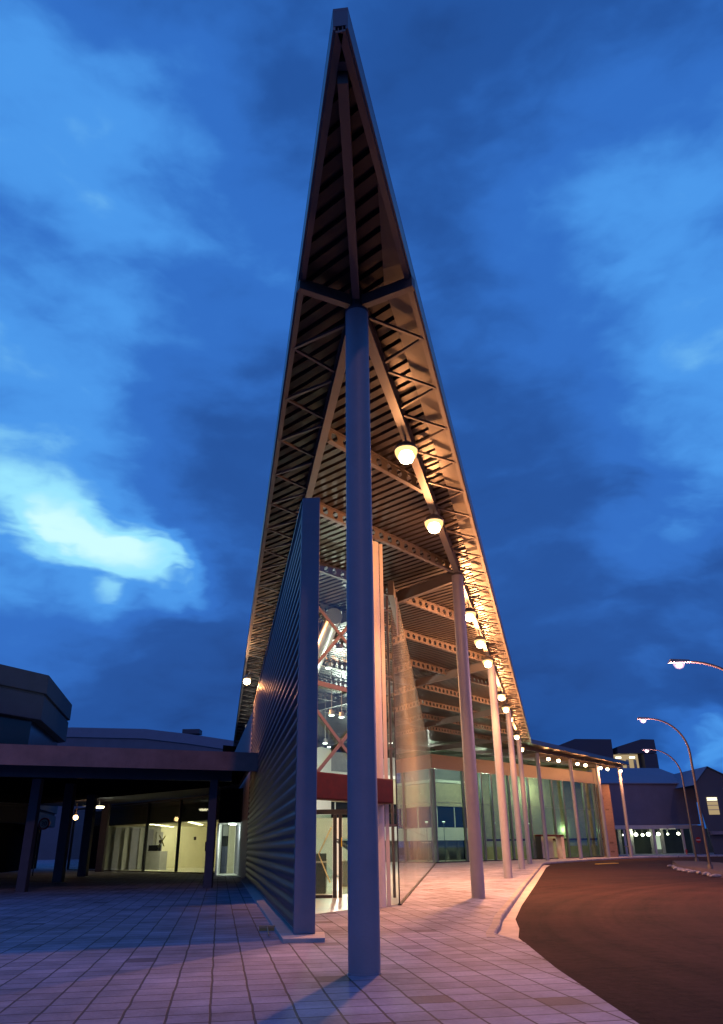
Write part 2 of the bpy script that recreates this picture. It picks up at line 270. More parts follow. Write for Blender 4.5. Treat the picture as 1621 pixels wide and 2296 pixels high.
# ------------------------------------------------------------------ mesh helpers
class MB:
    def __init__(s): s.v = []; s.f = []; s.m = []
    def add(s, vs, fs, mi=0):
        o = len(s.v); s.v += [tuple(p) for p in vs]; s.f += [tuple(i + o for i in f) for f in fs]; s.m += [mi] * len(fs); return s
    def prism(s, poly, z0, z1, mi=0):
        n = len(poly)
        if sum(poly[i][0] * poly[(i + 1) % n][1] - poly[(i + 1) % n][0] * poly[i][1] for i in range(n)) < 0: poly = poly[::-1]
        vs = [(x, y, z0) for x, y in poly] + [(x, y, z1) for x, y in poly]
        fs = [tuple(range(n - 1, -1, -1)), tuple(range(n, 2 * n))] + [(i, (i + 1) % n, n + (i + 1) % n, n + i) for i in range(n)]
        return s.add(vs, fs, mi)
    def box(s, x0, x1, y0, y1, z0, z1, mi=0):
        return s.prism([(x0, y0), (x1, y0), (x1, y1), (x0, y1)], z0, z1, mi)
    def wall(s, a, b, th, z0, z1, mi=0, side=0):
        # upright slab on the plan line a-b, thickness th; side 0 centred, +1 to the left of a-b, -1 to the right
        a = V3((a[0], a[1], 0)); b = V3((b[0], b[1], 0)); d = (b - a).normalized(); n = V3((-d.y, d.x, 0))
        o0, o1 = {0: (-th / 2, th / 2), 1: (0, th), -1: (-th, 0)}[side]
        return s.prism([(a + n * o0)[:2], (b + n * o0)[:2], (b + n * o1)[:2], (a + n * o1)[:2]], z0, z1, mi)
    def bar(s, p0, p1, w, h, upv=(0, 0, 1), mi=0):
        p0 = V3(p0); p1 = V3(p1); d = (p1 - p0).normalized(); u = V3(upv)
        sd = d.cross(u)
        if sd.length < 1e-4: sd = d.cross(V3((0, 1, 0)))
        sd.normalize(); u = sd.cross(d).normalized()
        vs = []
        for p in (p0, p1):
            for a, b in ((-1, -1), (1, -1), (1, 1), (-1, 1)): vs.append(p + sd * (a * w / 2) + u * (b * h / 2))
        return s.add(vs, [(3, 2, 1, 0), (4, 5, 6, 7), (0, 1, 5, 4), (1, 2, 6, 5), (2, 3, 7, 6), (3, 0, 4, 7)], mi)
    def tube(s, pts, r, n=12, mi=0, cap=True):
        pts = [V3(p) for p in pts]; rs = r if isinstance(r, (list, tuple)) else [r] * len(pts)
        rings = []; prev = None
        for i, p in enumerate(pts):
            d = (pts[min(i + 1, len(pts) - 1)] - pts[max(i - 1, 0)]).normalized()
            a = V3((0, 0, 1)) if abs(d.z) < .95 else V3((1, 0, 0))
            if prev is not None: a = prev
            x = (a - d * a.dot(d)).normalized(); y = d.cross(x); prev = x
            rings.append([p + (x * math.cos(2 * math.pi * k / n) + y * math.sin(2 * math.pi * k / n)) * rs[i] for k in range(n)])
        vs = [q for g in rings for q in g]; fs = []
        for i in range(len(rings) - 1):
            for k in range(n): fs.append((i * n + k, i * n + (k + 1) % n, (i + 1) * n + (k + 1) % n, (i + 1) * n + k))
        if cap: fs += [tuple(range(n - 1, -1, -1)), tuple((len(rings) - 1) * n + k for k in range(n))]
        return s.add(vs, fs, mi)
    def lathe(s, c, prof, n=20, mi=0):
        c = V3(c); vs = []; fs = []
        for r, z in prof:
            for k in range(n):
                a = 2 * math.pi * k / n; vs.append(c + V3((r * math.cos(a), r * math.sin(a), z)))
        for i in range(len(prof) - 1):
            for k in range(n): fs.append((i * n + k, i * n + (k + 1) % n, (i + 1) * n + (k + 1) % n, (i + 1) * n + k))
        fs += [tuple(range(n - 1, -1, -1)), tuple((len(prof) - 1) * n + k for k in range(n))]
        return s.add(vs, fs, mi)
    def obj(s, name, mats, parent=None, smooth=False, kind=None, bevel=0):
        me = bpy.data.meshes.new(name); 
        off = V3((0, 0, 0))
        if parent is not None: off = WLOC.get(parent.name, V3((0, 0, 0)))
        me.from_pydata([tuple(V3(p) - off) for p in s.v], [], s.f)
        if not isinstance(mats, (list, tuple)): mats = [mats]
        for x in mats: me.materials.append(x)
        for p, mi in zip(me.polygons, s.m): p.material_index = mi
        o = bpy.data.objects.new(name, me); COL.objects.link(o)
        if parent is not None: o.parent = parent
        WLOC[o.name] = off
        if smooth:
            me.polygons.foreach_set('use_smooth', [True] * len(me.polygons))
            try:
                bm = bmesh.new(); bm.from_mesh(me)
                for e in bm.edges:
                    if len(e.link_faces) == 2 and e.calc_face_angle(0) > R(38): e.smooth = False
                bm.to_mesh(me); bm.free()
            except Exception: pass
        if bevel:
            b = o.modifiers.new('bevel', 'BEVEL'); b.width = bevel; b.segments = 2; b.limit_method = 'ANGLE'
        if kind: o['kind'] = kind
        me.update()
        return o
WLOC = {}
def thing(name, loc, label, cat, group=None):
    o = bpy.data.objects.new(name, None); COL.objects.link(o); o.location = loc; WLOC[o.name] = V3(loc); o.empty_display_size = .3
    o['label'] = label; o['category'] = cat
    if group: o['group'] = group
    return o
def tag(o, label, cat, group=None):
    o['label'] = label; o['category'] = cat
    if group: o['group'] = group
    return o
def lamp(name, loc, power, col, size=.12, parent=None, kind='POINT', aim=None, cone=None):
    l = bpy.data.lights.new(name, kind); l.energy = power; l.color = col
    if kind in ('POINT', 'SPOT'): l.shadow_soft_size = size
    if kind == 'AREA': l.size = size
    if kind == 'SPOT': l.spot_size = cone or R(120); l.spot_blend = .6
    o = bpy.data.objects.new(name, l); COL.objects.link(o)
    off = WLOC.get(parent.name, V3((0, 0, 0))) if parent else V3((0, 0, 0))
    o.location = V3(loc) - off
    if parent: o.parent = parent
    if aim is not None: o.rotation_euler = V3(aim).to_track_quat('-Z', 'Y').to_euler()
    return o
def along(a, b, t): return (a[0] + (b[0] - a[0]) * t, a[1] + (b[1] - a[1]) * t)

# ------------------------------------------------------------------ plan
C1 = (-.037, 10.667); CD = (3.3221, 14.2644)                       # first column and the step to the next
def col(k): return (C1[0] + CD[0] * k, C1[1] + CD[1] * k)
def colx(y): return C1[0] + CD[0] / CD[1] * (y - C1[1])
LD = (-.1736, .9848)                                                # direction of the left wall
def leftx(y): return -.037 - .1763 * (y - 10.667)
WCOLS = [(17.52, 80.62), (22.47, 87.19), (27.23, 93.65), (31.29, 98.38)]
TL, TR, E1, E2 = (-.265, 5.9), (-.085, 5.88), (15.88, 74.91), (32.42, 97.9)
BB, LL, FF = (4.0, 95.0), (-15.7, 93.0), (27.0, 104.0)
G0, G1, G2 = (.86, 22.25), (6.3, 75.5), (27.9, 98.2)                # glass wall, inner corner, end of the wing facade

# ------------------------------------------------------------------ ground
MB().add([(-900, -200, -.16), (900, -200, -.16), (900, 1500, -.16), (-900, 1500, -.16)], [(0, 1, 2, 3)]).obj('ground', mat('far ground', (.07, .065, .06), .95, 0, .2, .05), kind='structure')
EDGE = [(2.6, -12), (2.36, 2), (2.30, 7.6), (2.34, 10.9), (2.48, 13.7)]        # flush edge of paving and road
KF = [(2.12, 14.4), (2.22, 15.2), (2.56, 16.75), (2.9, 18.6), (3.62, 21.74), (6.3, 33.5), (12.2, 58.8), (14.2, 67.6), (15.3, 71.6), (18.5, 77.5), (24.0, 86.2), (29.5, 93.8), (34, 97.6), (45, 99.5), (75, 100)]
pv = [(-70, -12), (2.6, -12), *EDGE[1:], *KF[1:], (75, 150), (-70, 150)]
b_ = MB(); b_.add([(x, y, 0) for x, y in pv], [tuple(range(len(pv)))])
pav = b_.obj('pavement', M_PAVE, kind='structure')
bm = bmesh.new(); bm.from_mesh(pav.data); bmesh.ops.triangulate(bm, faces=bm.faces[:]); bm.to_mesh(pav.data); bm.free()
# kerb stones along the raised part, 15 cm wide with a 12 cm face
def offset_line(pts, d):
    out = []
    for i, p in enumerate(pts):
        a = pts[max(i - 1, 0)]; b = pts[min(i + 1, len(pts) - 1)]
        t = V3((b[0] - a[0], b[1] - a[1])).normalized(); out.append((p[0] + t.y * d, p[1] - t.x * d))
    return out
kin, kout = offset_line(KF, -.13), offset_line(KF, 0.03)
def roadz(y): return -.012 if y < 11.5 else (-.12 if y > 17.5 else -.012 - .108 * (y - 11.5) / 6.0)
kb = MB()
vs = []; 
for (a, b) in zip(kin, kout):
    vs += [(a[0], a[1], .006), (b[0] - .02, b[1], .006), (b[0], b[1], -.02), (b[0] + .004, b[1], -.2)]
fs = []
for i in range(len(KF) - 1):
    for k in range(3): fs.append((i * 4 + k, i * 4 + k + 1, (i + 1) * 4 + k + 1, (i + 1) * 4 + k))
fs.append((0, 3, 2, 1))
kb.add(vs, fs).obj('kerb', M_KERB, kind='structure')
# gutter strip between kerb and asphalt
gout = [(2.50, 13.4), (2.62, 15.0), (3.0, 17.0), (3.32, 19.2), (4.25, 23.4), (7.05, 35.2), (13.0, 60.6), (14.9, 67.8)]
gin = [(2.12, 13.4), (2.2, 15.0), (2.58, 16.9), (2.93, 18.7), (3.7, 22.1), (6.55, 34.6), (12.5, 60.2), (14.5, 68.2)]
g_ = MB(); vs = []
for a, b in zip(gin, gout): vs += [(a[0], a[1], roadz(a[1]) + .010), (b[0], b[1], roadz(b[1]) + .008)]
g_.add(vs, [(2 * i, 2 * i + 1, 2 * i + 3, 2 * i + 2) for i in range(len(gin) - 1)]).obj('gutter', M_GUT, kind='structure')
# carriageway: one sheet, dropped below the kerb beyond the ramp
ys = [-12, -6, 0, 4, 7.6, 9, 10.9, 12, 13.4, 14.2, 15, 16, 17, 18, 19.2, 21, 23.4, 27, 31, 35.2, 42, 50, 60.6, 68, 74, 80, 90, 100, 108]
def edgex(y):
    pts = EDGE[:-1] + [(2.44, 13.0)] + gin
    for (a, b) in zip(pts[:-1], pts[1:]):
        if a[1] <= y <= b[1]: return a[0] + (b[0] - a[0]) * (y - a[1]) / (b[1] - a[1])
    return pts[-1][0] - 2 + (y - pts[-1][1]) * .2 if y > pts[-1][1] else pts[0][0]
r_ = MB(); vs = []; NX = 6
for y in ys:
    x0 = edgex(y)
    for k in range(NX): vs.append((x0 + (70 - x0) * (k / (NX - 1)) ** 1.5, y, roadz(y)))
fs = []
for i in range(len(ys) - 1):
    for k in range(NX - 1): fs.append((i * NX + k, i * NX + k + 1, (i + 1) * NX + k + 1, (i + 1) * NX + k))
r_.add(vs, fs).obj('road', M_ASPH, kind='structure')
MB().prism([(19.1, 68.7), (21.3, 70.6), (21.1, 71.1), (18.9, 69.2)], -.118, -.075).obj('road_marking', M_YEL, kind='structure')

# ------------------------------------------------------------------ terminal building (wedge-shaped hall)
T = thing('terminal_building', (0, 22, 0), 'wedge shaped terminal hall with a knife edge roof on round columns', 'building')
ZB, ZD, ZT = 10.0, 10.36, 10.62                                     # underside of beams, deck, top of roof
MAINP = [TL, TR, E1, BB, LL]; WINGP = [E1, E2, FF, BB]
def ccw(p):
    return p if sum(p[i][0] * p[(i + 1) % len(p)][1] - p[(i + 1) % len(p)][0] * p[i][1] for i in range(len(p))) > 0 else p[::-1]
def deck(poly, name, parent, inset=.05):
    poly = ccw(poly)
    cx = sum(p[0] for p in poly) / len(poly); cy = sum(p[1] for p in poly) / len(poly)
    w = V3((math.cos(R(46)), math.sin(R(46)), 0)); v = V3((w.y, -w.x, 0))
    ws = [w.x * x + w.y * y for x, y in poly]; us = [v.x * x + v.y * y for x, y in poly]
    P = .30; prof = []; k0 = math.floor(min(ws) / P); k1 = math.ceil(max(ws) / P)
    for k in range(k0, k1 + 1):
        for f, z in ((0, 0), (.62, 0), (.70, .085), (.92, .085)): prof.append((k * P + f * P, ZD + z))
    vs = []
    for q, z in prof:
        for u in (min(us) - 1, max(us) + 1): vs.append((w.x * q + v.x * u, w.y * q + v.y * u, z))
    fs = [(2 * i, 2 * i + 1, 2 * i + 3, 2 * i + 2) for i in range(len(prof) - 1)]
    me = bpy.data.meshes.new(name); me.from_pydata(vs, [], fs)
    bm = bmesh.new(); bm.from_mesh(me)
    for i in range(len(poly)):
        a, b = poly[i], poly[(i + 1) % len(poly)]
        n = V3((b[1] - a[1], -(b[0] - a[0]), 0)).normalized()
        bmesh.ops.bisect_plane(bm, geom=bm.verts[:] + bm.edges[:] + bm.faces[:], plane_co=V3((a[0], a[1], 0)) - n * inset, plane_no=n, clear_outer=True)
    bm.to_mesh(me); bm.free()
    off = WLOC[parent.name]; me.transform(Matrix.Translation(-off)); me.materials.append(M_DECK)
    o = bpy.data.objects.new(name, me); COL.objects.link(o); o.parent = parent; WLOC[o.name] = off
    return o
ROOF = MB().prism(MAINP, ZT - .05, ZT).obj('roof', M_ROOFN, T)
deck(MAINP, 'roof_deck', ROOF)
def edge_trim(pa, pb, parent, inner):
    d = V3((pb[0] - pa[0], pb[1] - pa[1], 0)).normalized(); n = V3((-d.y, d.x, 0)) * inner
    m1 = MB().prism([pa, pb, (pb[0] + n.x * .03, pb[1] + n.y * .03), (pa[0] + n.x * .03, pa[1] + n.y * .03)], 10.24, ZT - .052); m1.obj('fascia', M_FASCIA, parent)
    m2 = MB().prism([(pa[0] + n.x * .032, pa[1] + n.y * .032), (pb[0] + n.x * .032, pb[1] + n.y * .032), (pb[0] + n.x * .125, pb[1] + n.y * .125), (pa[0] + n.x * .125, pa[1] + n.y * .125)], 10.20, 10.235)
    m2.prism([(pa[0] + n.x * .060, pa[1] + n.y * .060), (pb[0] + n.x * .060, pb[1] + n.y * .060), (pb[0] + n.x * .072, pb[1] + n.y * .072), (pa[0] + n.x * .072, pa[1] + n.y * .072)], 10.236, ZD)
    m2.obj('edge_channel', M_STEEL, parent)
edge_trim(TL, LL, ROOF, -1); edge_trim(TR, E1, ROOF, 1)
MB().prism([TL, TR, (TR[0] - .02, TR[1] + .10), (TL[0] + .02, TL[1] + .10)], 10.30, ZT - .052).obj('end_cap', M_FASCIA, ROOF)
MB().prism([(-.22, 6.3), (-.10, 6.3), (-.09, 6.42), (-.23, 6.42)], 10.24, ZD - .002).obj('end_plate', M_STEEL, ROOF)
# flat soffit strip along the right eave
dR = V3((E1[0] - TR[0], E1[1] - TR[1], 0)).normalized(); nR = V3((-dR.y, dR.x, 0))
q = lambda t, o: (TR[0] + dR.x * t + nR.x * o, TR[1] + dR.y * t + nR.y * o)
MB().prism([q(2.2, .13), q(70.5, .13), q(70.5, .52), q(4.6, .52)], ZD - .030, ZD - .006).obj('soffit_panel', M_SOFFIT, ROOF)
# main beams
def ibeam(a, b, z0, z1, w, name, parent, m_=None, solid=True):
    d = V3((b[0] - a[0], b[1] - a[1], 0)).normalized()
    bb = MB().wall(a, b, w, z0, z0 + .03)
    bb.wall(a, b, .05 if not solid else w * .72, z0 + .0301, z1 - .0301); bb.wall(a, b, w, z1 - .03, z1)
    return bb.obj(name, m_ or M_STEEL, parent)
ibeam((C1[0] + .05, C1[1] + .22), (15.2, colx(0) + 0 and 76.1), ZB, ZD - .004, .19, 'eave_beam', ROOF) if False else None
ibeam(along(C1, col(1), .018), col(4.45), ZB, ZD - .004, .19, 'eave_beam', ROOF)
ibeam((leftx(10.95), 10.95), (leftx(80), 80), ZB, ZD - .004, .17, 'wall_beam', ROOF)
sp = MB(); sp.bar((-.165, 6.45, 10.20), (-.05, 10.45, 10.17), .13, .30); sp.obj('spine_beam', M_STEEL, ROOF)
for e, s in (((-1.02, 10.22), -1), ((.93, 10.20), 1)):
    MB().bar((C1[0] + s * .12, C1[1] - .02, 10.12), (e[0], e[1], 10.14), .13, .22).obj('head_beam', M_STEEL, ROOF)
# triangular bracing in the eaves, each bar its own piece near the camera
def lerp3(a, b, t, z): return (a[0] + (b[0] - a[0]) * t, a[1] + (b[1] - a[1]) * t, z)
def bracing(beamfn, edgefn, y0, step, n_near, yend):
    rest = MB(); y = y0; i = 0
    while y < yend:
        e = edgefn(y); m0 = beamfn(y - step * .42); m1 = beamfn(y + step * .40)
        for mm in (m0, m1):
            if i < n_near: MB().bar((mm[0], mm[1], 10.16), (e[0], e[1], 10.215), .055, .05).obj('brace', M_STEEL, ROOF)
            else: rest.bar((mm[0], mm[1], 10.16), (e[0], e[1], 10.215), .055, .05)
        y += step; i += 1
    o = rest.obj('bracing', M_STEEL, ROOF); o['kind'] = 'stuff'
def ledge(y): return (TL[0] + (LL[0] - TL[0]) * (y - TL[1]) / (LL[1] - TL[1]) + .1, y)
def redge(y): return (TR[0] + (E1[0] - TR[0]) * (y - TR[1]) / (E1[1] - TR[1]) - .1, y)
bracing(lambda y: (leftx(max(y, 10.95)) - .09, max(y, 10.95)), ledge, 12.1, 1.80, 25, 76)
bracing(lambda y: (colx(max(y, 10.95)) + .10, max(y, 10.95)), redge, 11.85, 1.70, 25, 73)
# cellular beams (round holes in the web) and plain beams of the diagonal grid
def cellular(a, b, parent):
    a3 = V3((a[0], a[1], 0)); b3 = V3((b[0], b[1], 0)); d = (b3 - a3); Ln = d.length; d.normalize(); n = V3((-d.y, d.x, 0))
    zc = (ZB + ZD) / 2 + .01; hh = (ZD - ZB) / 2 - .035; P = .41; r = .112
    mb = MB(); K = 16; cells = max(1, int(Ln / P)); P = Ln / cells
    for c in range(cells):
        s0 = c * P
        ring = []; out = []
        for k in range(K):
            t = 2 * math.pi * (k + .5) / K; cx, cz = math.cos(t), math.sin(t)
            ring.append((s0 + P / 2 + r * cx, zc + r * cz))
            sc = min((P / 2) / max(abs(cx), 1e-6), hh / max(abs(cz), 1e-6)); out.append((s0 + P / 2 + cx * sc, zc + cz * sc))
        for off, flip in ((.006, False), (-.006, True)):
            vs = [a3 + d * s + n * off + V3((0, 0, z)) for s, z in ring + out]
            fs = [(k, (k + 1) % K, K + (k + 1) % K, K + k) for k in range(K)]
            if flip: fs = [f[::-1] for f in fs]
            mb.add(vs, fs)
    mb.wall(a, b, .13, ZB + .005, ZB + .03); mb.wall(a, b, .13, ZD - .03, ZD - .006)
    return mb.obj('cellular_beam', M_STEEL, parent)
d50 = (math.cos(R(50)), math.sin(R(50)))
for k in range(1, 10):
    y = 10.667 + 7.132 * k + (.6 if k == 1 else 0); x = colx(y)
    # back to the left wall line
    t = (x - leftx(y)) / (d50[0] + .1763 * d50[1])
    lo = (x - d50[0] * t, y - d50[1] * t)
    cellular((lo[0] + d50[0] * .16, lo[1] + d50[1] * .16), (x - d50[0] * .17, y - d50[1] * .17), ROOF)
d127 = (math.cos(R(127.5)), math.sin(R(127.5)))
for k in range(1, 5):
    x, y = col(k)
    t = (x - leftx(y)) / (-d127[0] - .1763 * d127[1])
    hi = (x + d127[0] * (t - .2), y + d127[1] * (t - .2))
    ibeam((x + d127[0] * .22, y + d127[1] * .22), hi, ZB - .22, ZD - .16, .16, 'main_girder', ROOF, solid=False)
# columns
def round_column(p, parent, r=.198, top=9.92, z0=0.0):
    c = MB().lathe((p[0], p[1], 0), [(r + .012, z0), (r + .012, z0 + .012), (r, z0 + .014), (r, top)], 40)
    o = c.obj('column', M_COLUMN, parent, smooth=True)
    h = MB().lathe((p[0], p[1], 0), [(r + .004, top - .001), (r + .004, top + .05), (r * .55, top + .12), (r * .55, ZD - .01)], 28)
    h.obj('column_head', M_COLHEAD, o, smooth=True)
    return o
for k in range(5): round_column(col(k), T, top=9.86 if k == 0 else 9.94)
# corrugated left wall, plain continuation, end fin, plinth
WA = (-1.22, 14.67); WZ = 8.1
def wl(t, o=0.0): return (WA[0] + LD[0] * t - LD[1] * o, WA[1] + LD[1] * t + LD[0] * o)   # o>0 to the left (outside)
prof = []; P = .245; z = .10
while z < WZ - .03:
    for f, oo in ((0, 0), (.10, .012), (.22, .045), (.32, .058), (.58, .058), (.68, .045), (.80, .012), (.90, 0)):
        if z + f * P < WZ - .02: prof.append((z + f * P, oo))
    z += P
cw = MB(); vs = []
LEN = 27.0
for zz, oo in prof:
    for t in (.02, LEN): x, y = wl(t, oo - .02); vs.append((x, y, zz))
cw.add(vs, [(2 * i, 2 * i + 2, 2 * i + 3, 2 * i + 1) for i in range(len(prof) - 1)])
CW = cw.obj('corrugated_wall', M_CORR, T, smooth=True)
bk = MB().prism([wl(.04, -.05), wl(LEN, -.05), wl(LEN, -.32), wl(.30, -.32)], .0, WZ - .02); bk.obj('wall_lining', M_WHITE, T)
MB().prism([wl(.0, .055), wl(LEN, .055), wl(LEN, -.32), wl(.3, -.32)], WZ - .018, WZ + .04).obj('wall_coping', M_FASCIA, T)
MB().prism([wl(LEN + .01, .03), wl(46, .65), wl(46, -.4), wl(LEN + .01, -.3)], 0, WZ).obj('side_wall', M_FIN, T)
# fin
fx0, fx1 = (-1.245, 14.62), (-.875, 14.60)
MB().prism([fx0, fx1, (fx1[0] - .04, fx1[1] + .26), (fx0[0] - .045, fx0[1] + .30)], .07, WZ + .10).obj('end_fin', M_FIN, T, bevel=.008)
MB().prism([(-1.36, 13.98), (-.68, 14.02), (-.74, 14.98), wl(.3, -.2), wl(LEN, -.2), wl(LEN, .26), wl(.2, .26)], -.02, .065).obj('wall_plinth', M_PLINTH, T, bevel=.01)
# inner column and pilaster beside the glass wall
ic = MB().lathe((.285, 21.86, 0), [(.225, 0), (.225, 9.98)], 32); ic.obj('inner_column', M_PAINTCOL, T, smooth=True)
MB().box(.53, .63, 21.9, 22.02, 0, 9.98).obj('pilaster', M_PAINTCOL, T)
# glass wall: panes with open joints on a light steel frame
gl_len = math.hypot(G1[0] - G0[0], G1[1] - G0[1]); gd = ((G1[0] - G0[0]) / gl_len, (G1[1] - G0[1]) / gl_len); gn = (-gd[1], gd[0])
def gp(t, o=0.0): return (G0[0] + gd[0] * t + gn[0] * o, G0[1] + gd[1] * t + gn[1] * o)
GW = MB().wall(gp(.0), gp(gl_len), .10, -.01, .035).obj('glass_wall', M_DARK, T)
NP = 17; step = gl_len / NP
rows = [(.04, 1.93), (1.945, 3.92), (3.935, 5.93), (5.945, 7.93)]
for i in range(NP):
    pn = MB()
    rr = rows + ([(7.945, 9.30)] if i >= 1 else [])
    for z0, z1 in rr: pn.wall(gp(i * step + .008), gp((i + 1) * step - .008), .016, z0, z1)
    pn.obj('glass_pane', M_GLASSW, GW)
for z in (1.937, 3.927, 5.937, 7.937):
    MB().bar((*gp(.0, .03), z), (*gp(gl_len, .03), z), .022, .03).obj('transom', M_STEEL, GW)
MB().bar((*gp(3.13, .03), 9.31), (*gp(gl_len, .03), 9.31), .05, .03).obj('top_rail', M_STEEL, GW)
MB().bar((*gp(.0, .0), 0), (*gp(.0, .0), 7.95), .035, .05, (0, 1, 0)).obj('edge_frame', M_DARK, GW)
MB().bar((*gp(3.12, .0), 7.96), (*gp(3.12, .0), 9.32), .05, .06, (0, 1, 0)).obj('edge_frame', M_PAINTCOL, GW)
for i in range(1, NP, 2):
    MB().tube([(*gp(i * step, .34), 0), (*gp(i * step, .34), 9.4)], .045, 10).obj('mullion', M_STEEL, GW, smooth=True)
for z in (1.937, 3.927, 5.937, 7.937):
    MB().bar((.50, 22.02, z), (*gp(.05, .0), z), .03, .04).obj('fitting', M_STEEL, GW)
MB().prism([gp(3.2, .10), gp(gl_len, .10), gp(gl_len, .30), gp(3.2, .30)], 9.45, 9.98).obj('head_panel', M_SOFFIT, T)
# front glazing across the hall behind the first column
FA, FB = (-1.75, 18.83), (.10, 21.46)
fl = math.hypot(FB[0] - FA[0], FB[1] - FA[1]); fd = ((FB[0] - FA[0]) / fl, (FB[1] - FA[1]) / fl)
def fp(t, o=0.0): return (FA[0] + fd[0] * t + fd[1] * o, FA[1] + fd[1] * t - fd[0] * o)
FG = MB().wall(fp(0), fp(fl), .02, 3.08, 9.9).obj('front_glazing', M_GLASS, T)
def onp(x): return (x, FA[1] + (x - FA[0]) * fd[1] / fd[0])
def flat(x0, z0, x1, z1, w=.095):
    def ext(x): return z0 + (z1 - z0) * (x - x0) / (x1 - x0)
    xa, xb = -1.62, .02
    a, b = fp(0, .05), fp(1, .05)
    pa, pb = onp(xa), onp(xb)
    off = (fd[1] * .06, -fd[0] * .06)
    MB().bar((pa[0] + off[0], pa[1] + off[1], ext(xa)), (pb[0] + off[0], pb[1] + off[1], ext(xb)), .02, w, (0, 0, 1)).obj('cross_brace', M_REDST, FG)
flat(-1.13, 7.16, -.44, 6.50); flat(-1.13, 5.95, -.44, 7.07)
flat(-1.13, 4.43, -.44, 3.60); flat(-1.13, 3.21, -.44, 4.17)
MB().wall(fp(.05, .09), fp(fl, .09), .06, 5.19, 5.31).obj('tie_beam', M_REDST, FG)
lt = MB().prism([fp(.25, .42), fp(fl + .56, .42), fp(fl + .60, .34), fp(fl + .60, .10), fp(.25, .10)], 2.45, 3.06); lt.obj('entrance_lintel', M_RED, T, bevel=.03)
# inner doors
IDY = 25.7
DR = MB().box(-3.0, .95, IDY - .05, IDY + .05, 2.36, 2.50).obj('inner_door_frame', M_DARK, T)
for x0, x1 in ((-1.02, -.90), (-.84, -.74), (-2.4, -2.3), (.45, .55)): MB().box(x0, x1, IDY - .045, IDY + .045, .0, 2.355).obj('door_post', M_DARK, DR)
for x0, x1 in ((-2.29, -1.03), (-.73, .44)): MB().box(x0, x1, IDY - .006, IDY + .006, .10, 2.35).obj('door_pane', M_GLASSG, DR)
MB().box(-2.29, -1.03, IDY - .04, IDY + .04, .0, .09).obj('door_sill', M_DARK, DR)
tpx = MB(); tpx.bar((-1.46, IDY - .012, 1.22), (-1.07, IDY - .012, 1.98), .004, .035, (0, 0, 1)); tpx.bar((-1.46, IDY - .012, 1.22), (-1.10, IDY - .012, .42), .004, .035, (0, 0, 1)); tpx.obj('tape_cross', M_TAPEY, DR)
MB().box(-.765, -.735, IDY - .055, IDY - .047, 1.42, 1.68).obj('door_sticker', mat('yellow sticker', (.6, .5, .02), .5), DR)
# hall floor, back wall of hall and wing, mezzanine
IW0, IW1 = (.9, 80.2), (24.4, 104.0)                                # inner wall line behind the wing facade
MB().prism([fp(.1, -.05), fp(fl, -.05), gp(.3, .03), gp(gl_len, .03), (G2[0] - .3, G2[1] + .2), (22, 108), (-13, 84), wl(46, -.5), wl(5, -.34)], -.01, .008).obj('hall_floor', M_FLOOR, T)
MB().wall(wl(45, -.3), (-3.2, 75.9), .3, 0, 10.0, side=1).obj('back_wall', M_WHITE, T)
# spiral air duct hung under the roof of the hall
MB().tube([(-1.16, 29.6, 9.92), (-2.6, 37.5, 9.30), (-5.2, 52, 9.2)], .34, 20).obj('air_duct', mat('spiral duct', (.42, .42, .42), .35, .8, .06, 3), T, smooth=True)
hl = [(-.55, 29.5, 9.1), (-1.05, 33.0, 9.35), (-1.7, 36.5, 9.3), (-1.7, 40.5, 7.7), (-1.2, 41.2, 7.7), (-2.4, 48.0, 7.2), (.4, 47, 8.6), (2.0, 60, 8.6), (-2.8, 62, 8.6)]
for p in hl:
    t_ = thing('ceiling_spotlight', p, 'x', 'spotlight', 'spotlights under the hall roof')
    MB().lathe(p, [(.10, .02), (.15, .05), (.13, .26), (.05, .30)], 16).obj('housing', M_HOUS, t_, smooth=True)
    MB().lathe(p, [(.125, -.012), (.135, .0), (.135, .03)], 16).obj('lens', E_COOL, t_)
    MB().box(p[0] - .015, p[0] + .015, p[1] - .015, p[1] + .015, p[2] + .29, ZB + .01).obj('rod', M_HOUS, t_)
SPL = [o for o in COL.objects if o.name.startswith('ceiling_spotlight')]
for o, s in zip(SPL, ['large bright spotlight seen beside the front column under the hall roof', 'small spotlight hanging just below the round air duct', 'second spotlight hanging farther along the air duct',
                      'left one of a close pair of spotlights above the lower red cross brace', 'right one of a close pair of spotlights above the lower red cross brace', 'low spotlight just above the dark red entrance lintel',
                      'spotlight behind the glass wall nearest the pink inner column', 'spotlight deep in the hall behind the glass wall', 'spotlight deep in the hall beside the white back wall']): o['label'] = s
for p, pw in (((-.6, 26, 7.5), 320), ((-1.6, 34, 7.2), 700), ((-1.4, 44, 7.0), 950), ((-1.5, 55, 7.0), 950), ((-.5, 66, 7.0), 950)):
    if p[1] < 40: lamp('hall_light', p, pw * 1.3, (.92, 1.0, .86), .35, T, 'SPOT', (-.12, 1, .22), R(165)); lamp('hall_downlight', (p[0], p[1], p[2] + .4), pw * .9, (.92, 1.0, .86), .35, T, 'SPOT', (0, .25, -1), R(140))
    else: lamp('hall_light', p, pw * 1.3, (.92, 1.0, .86), .35, T)
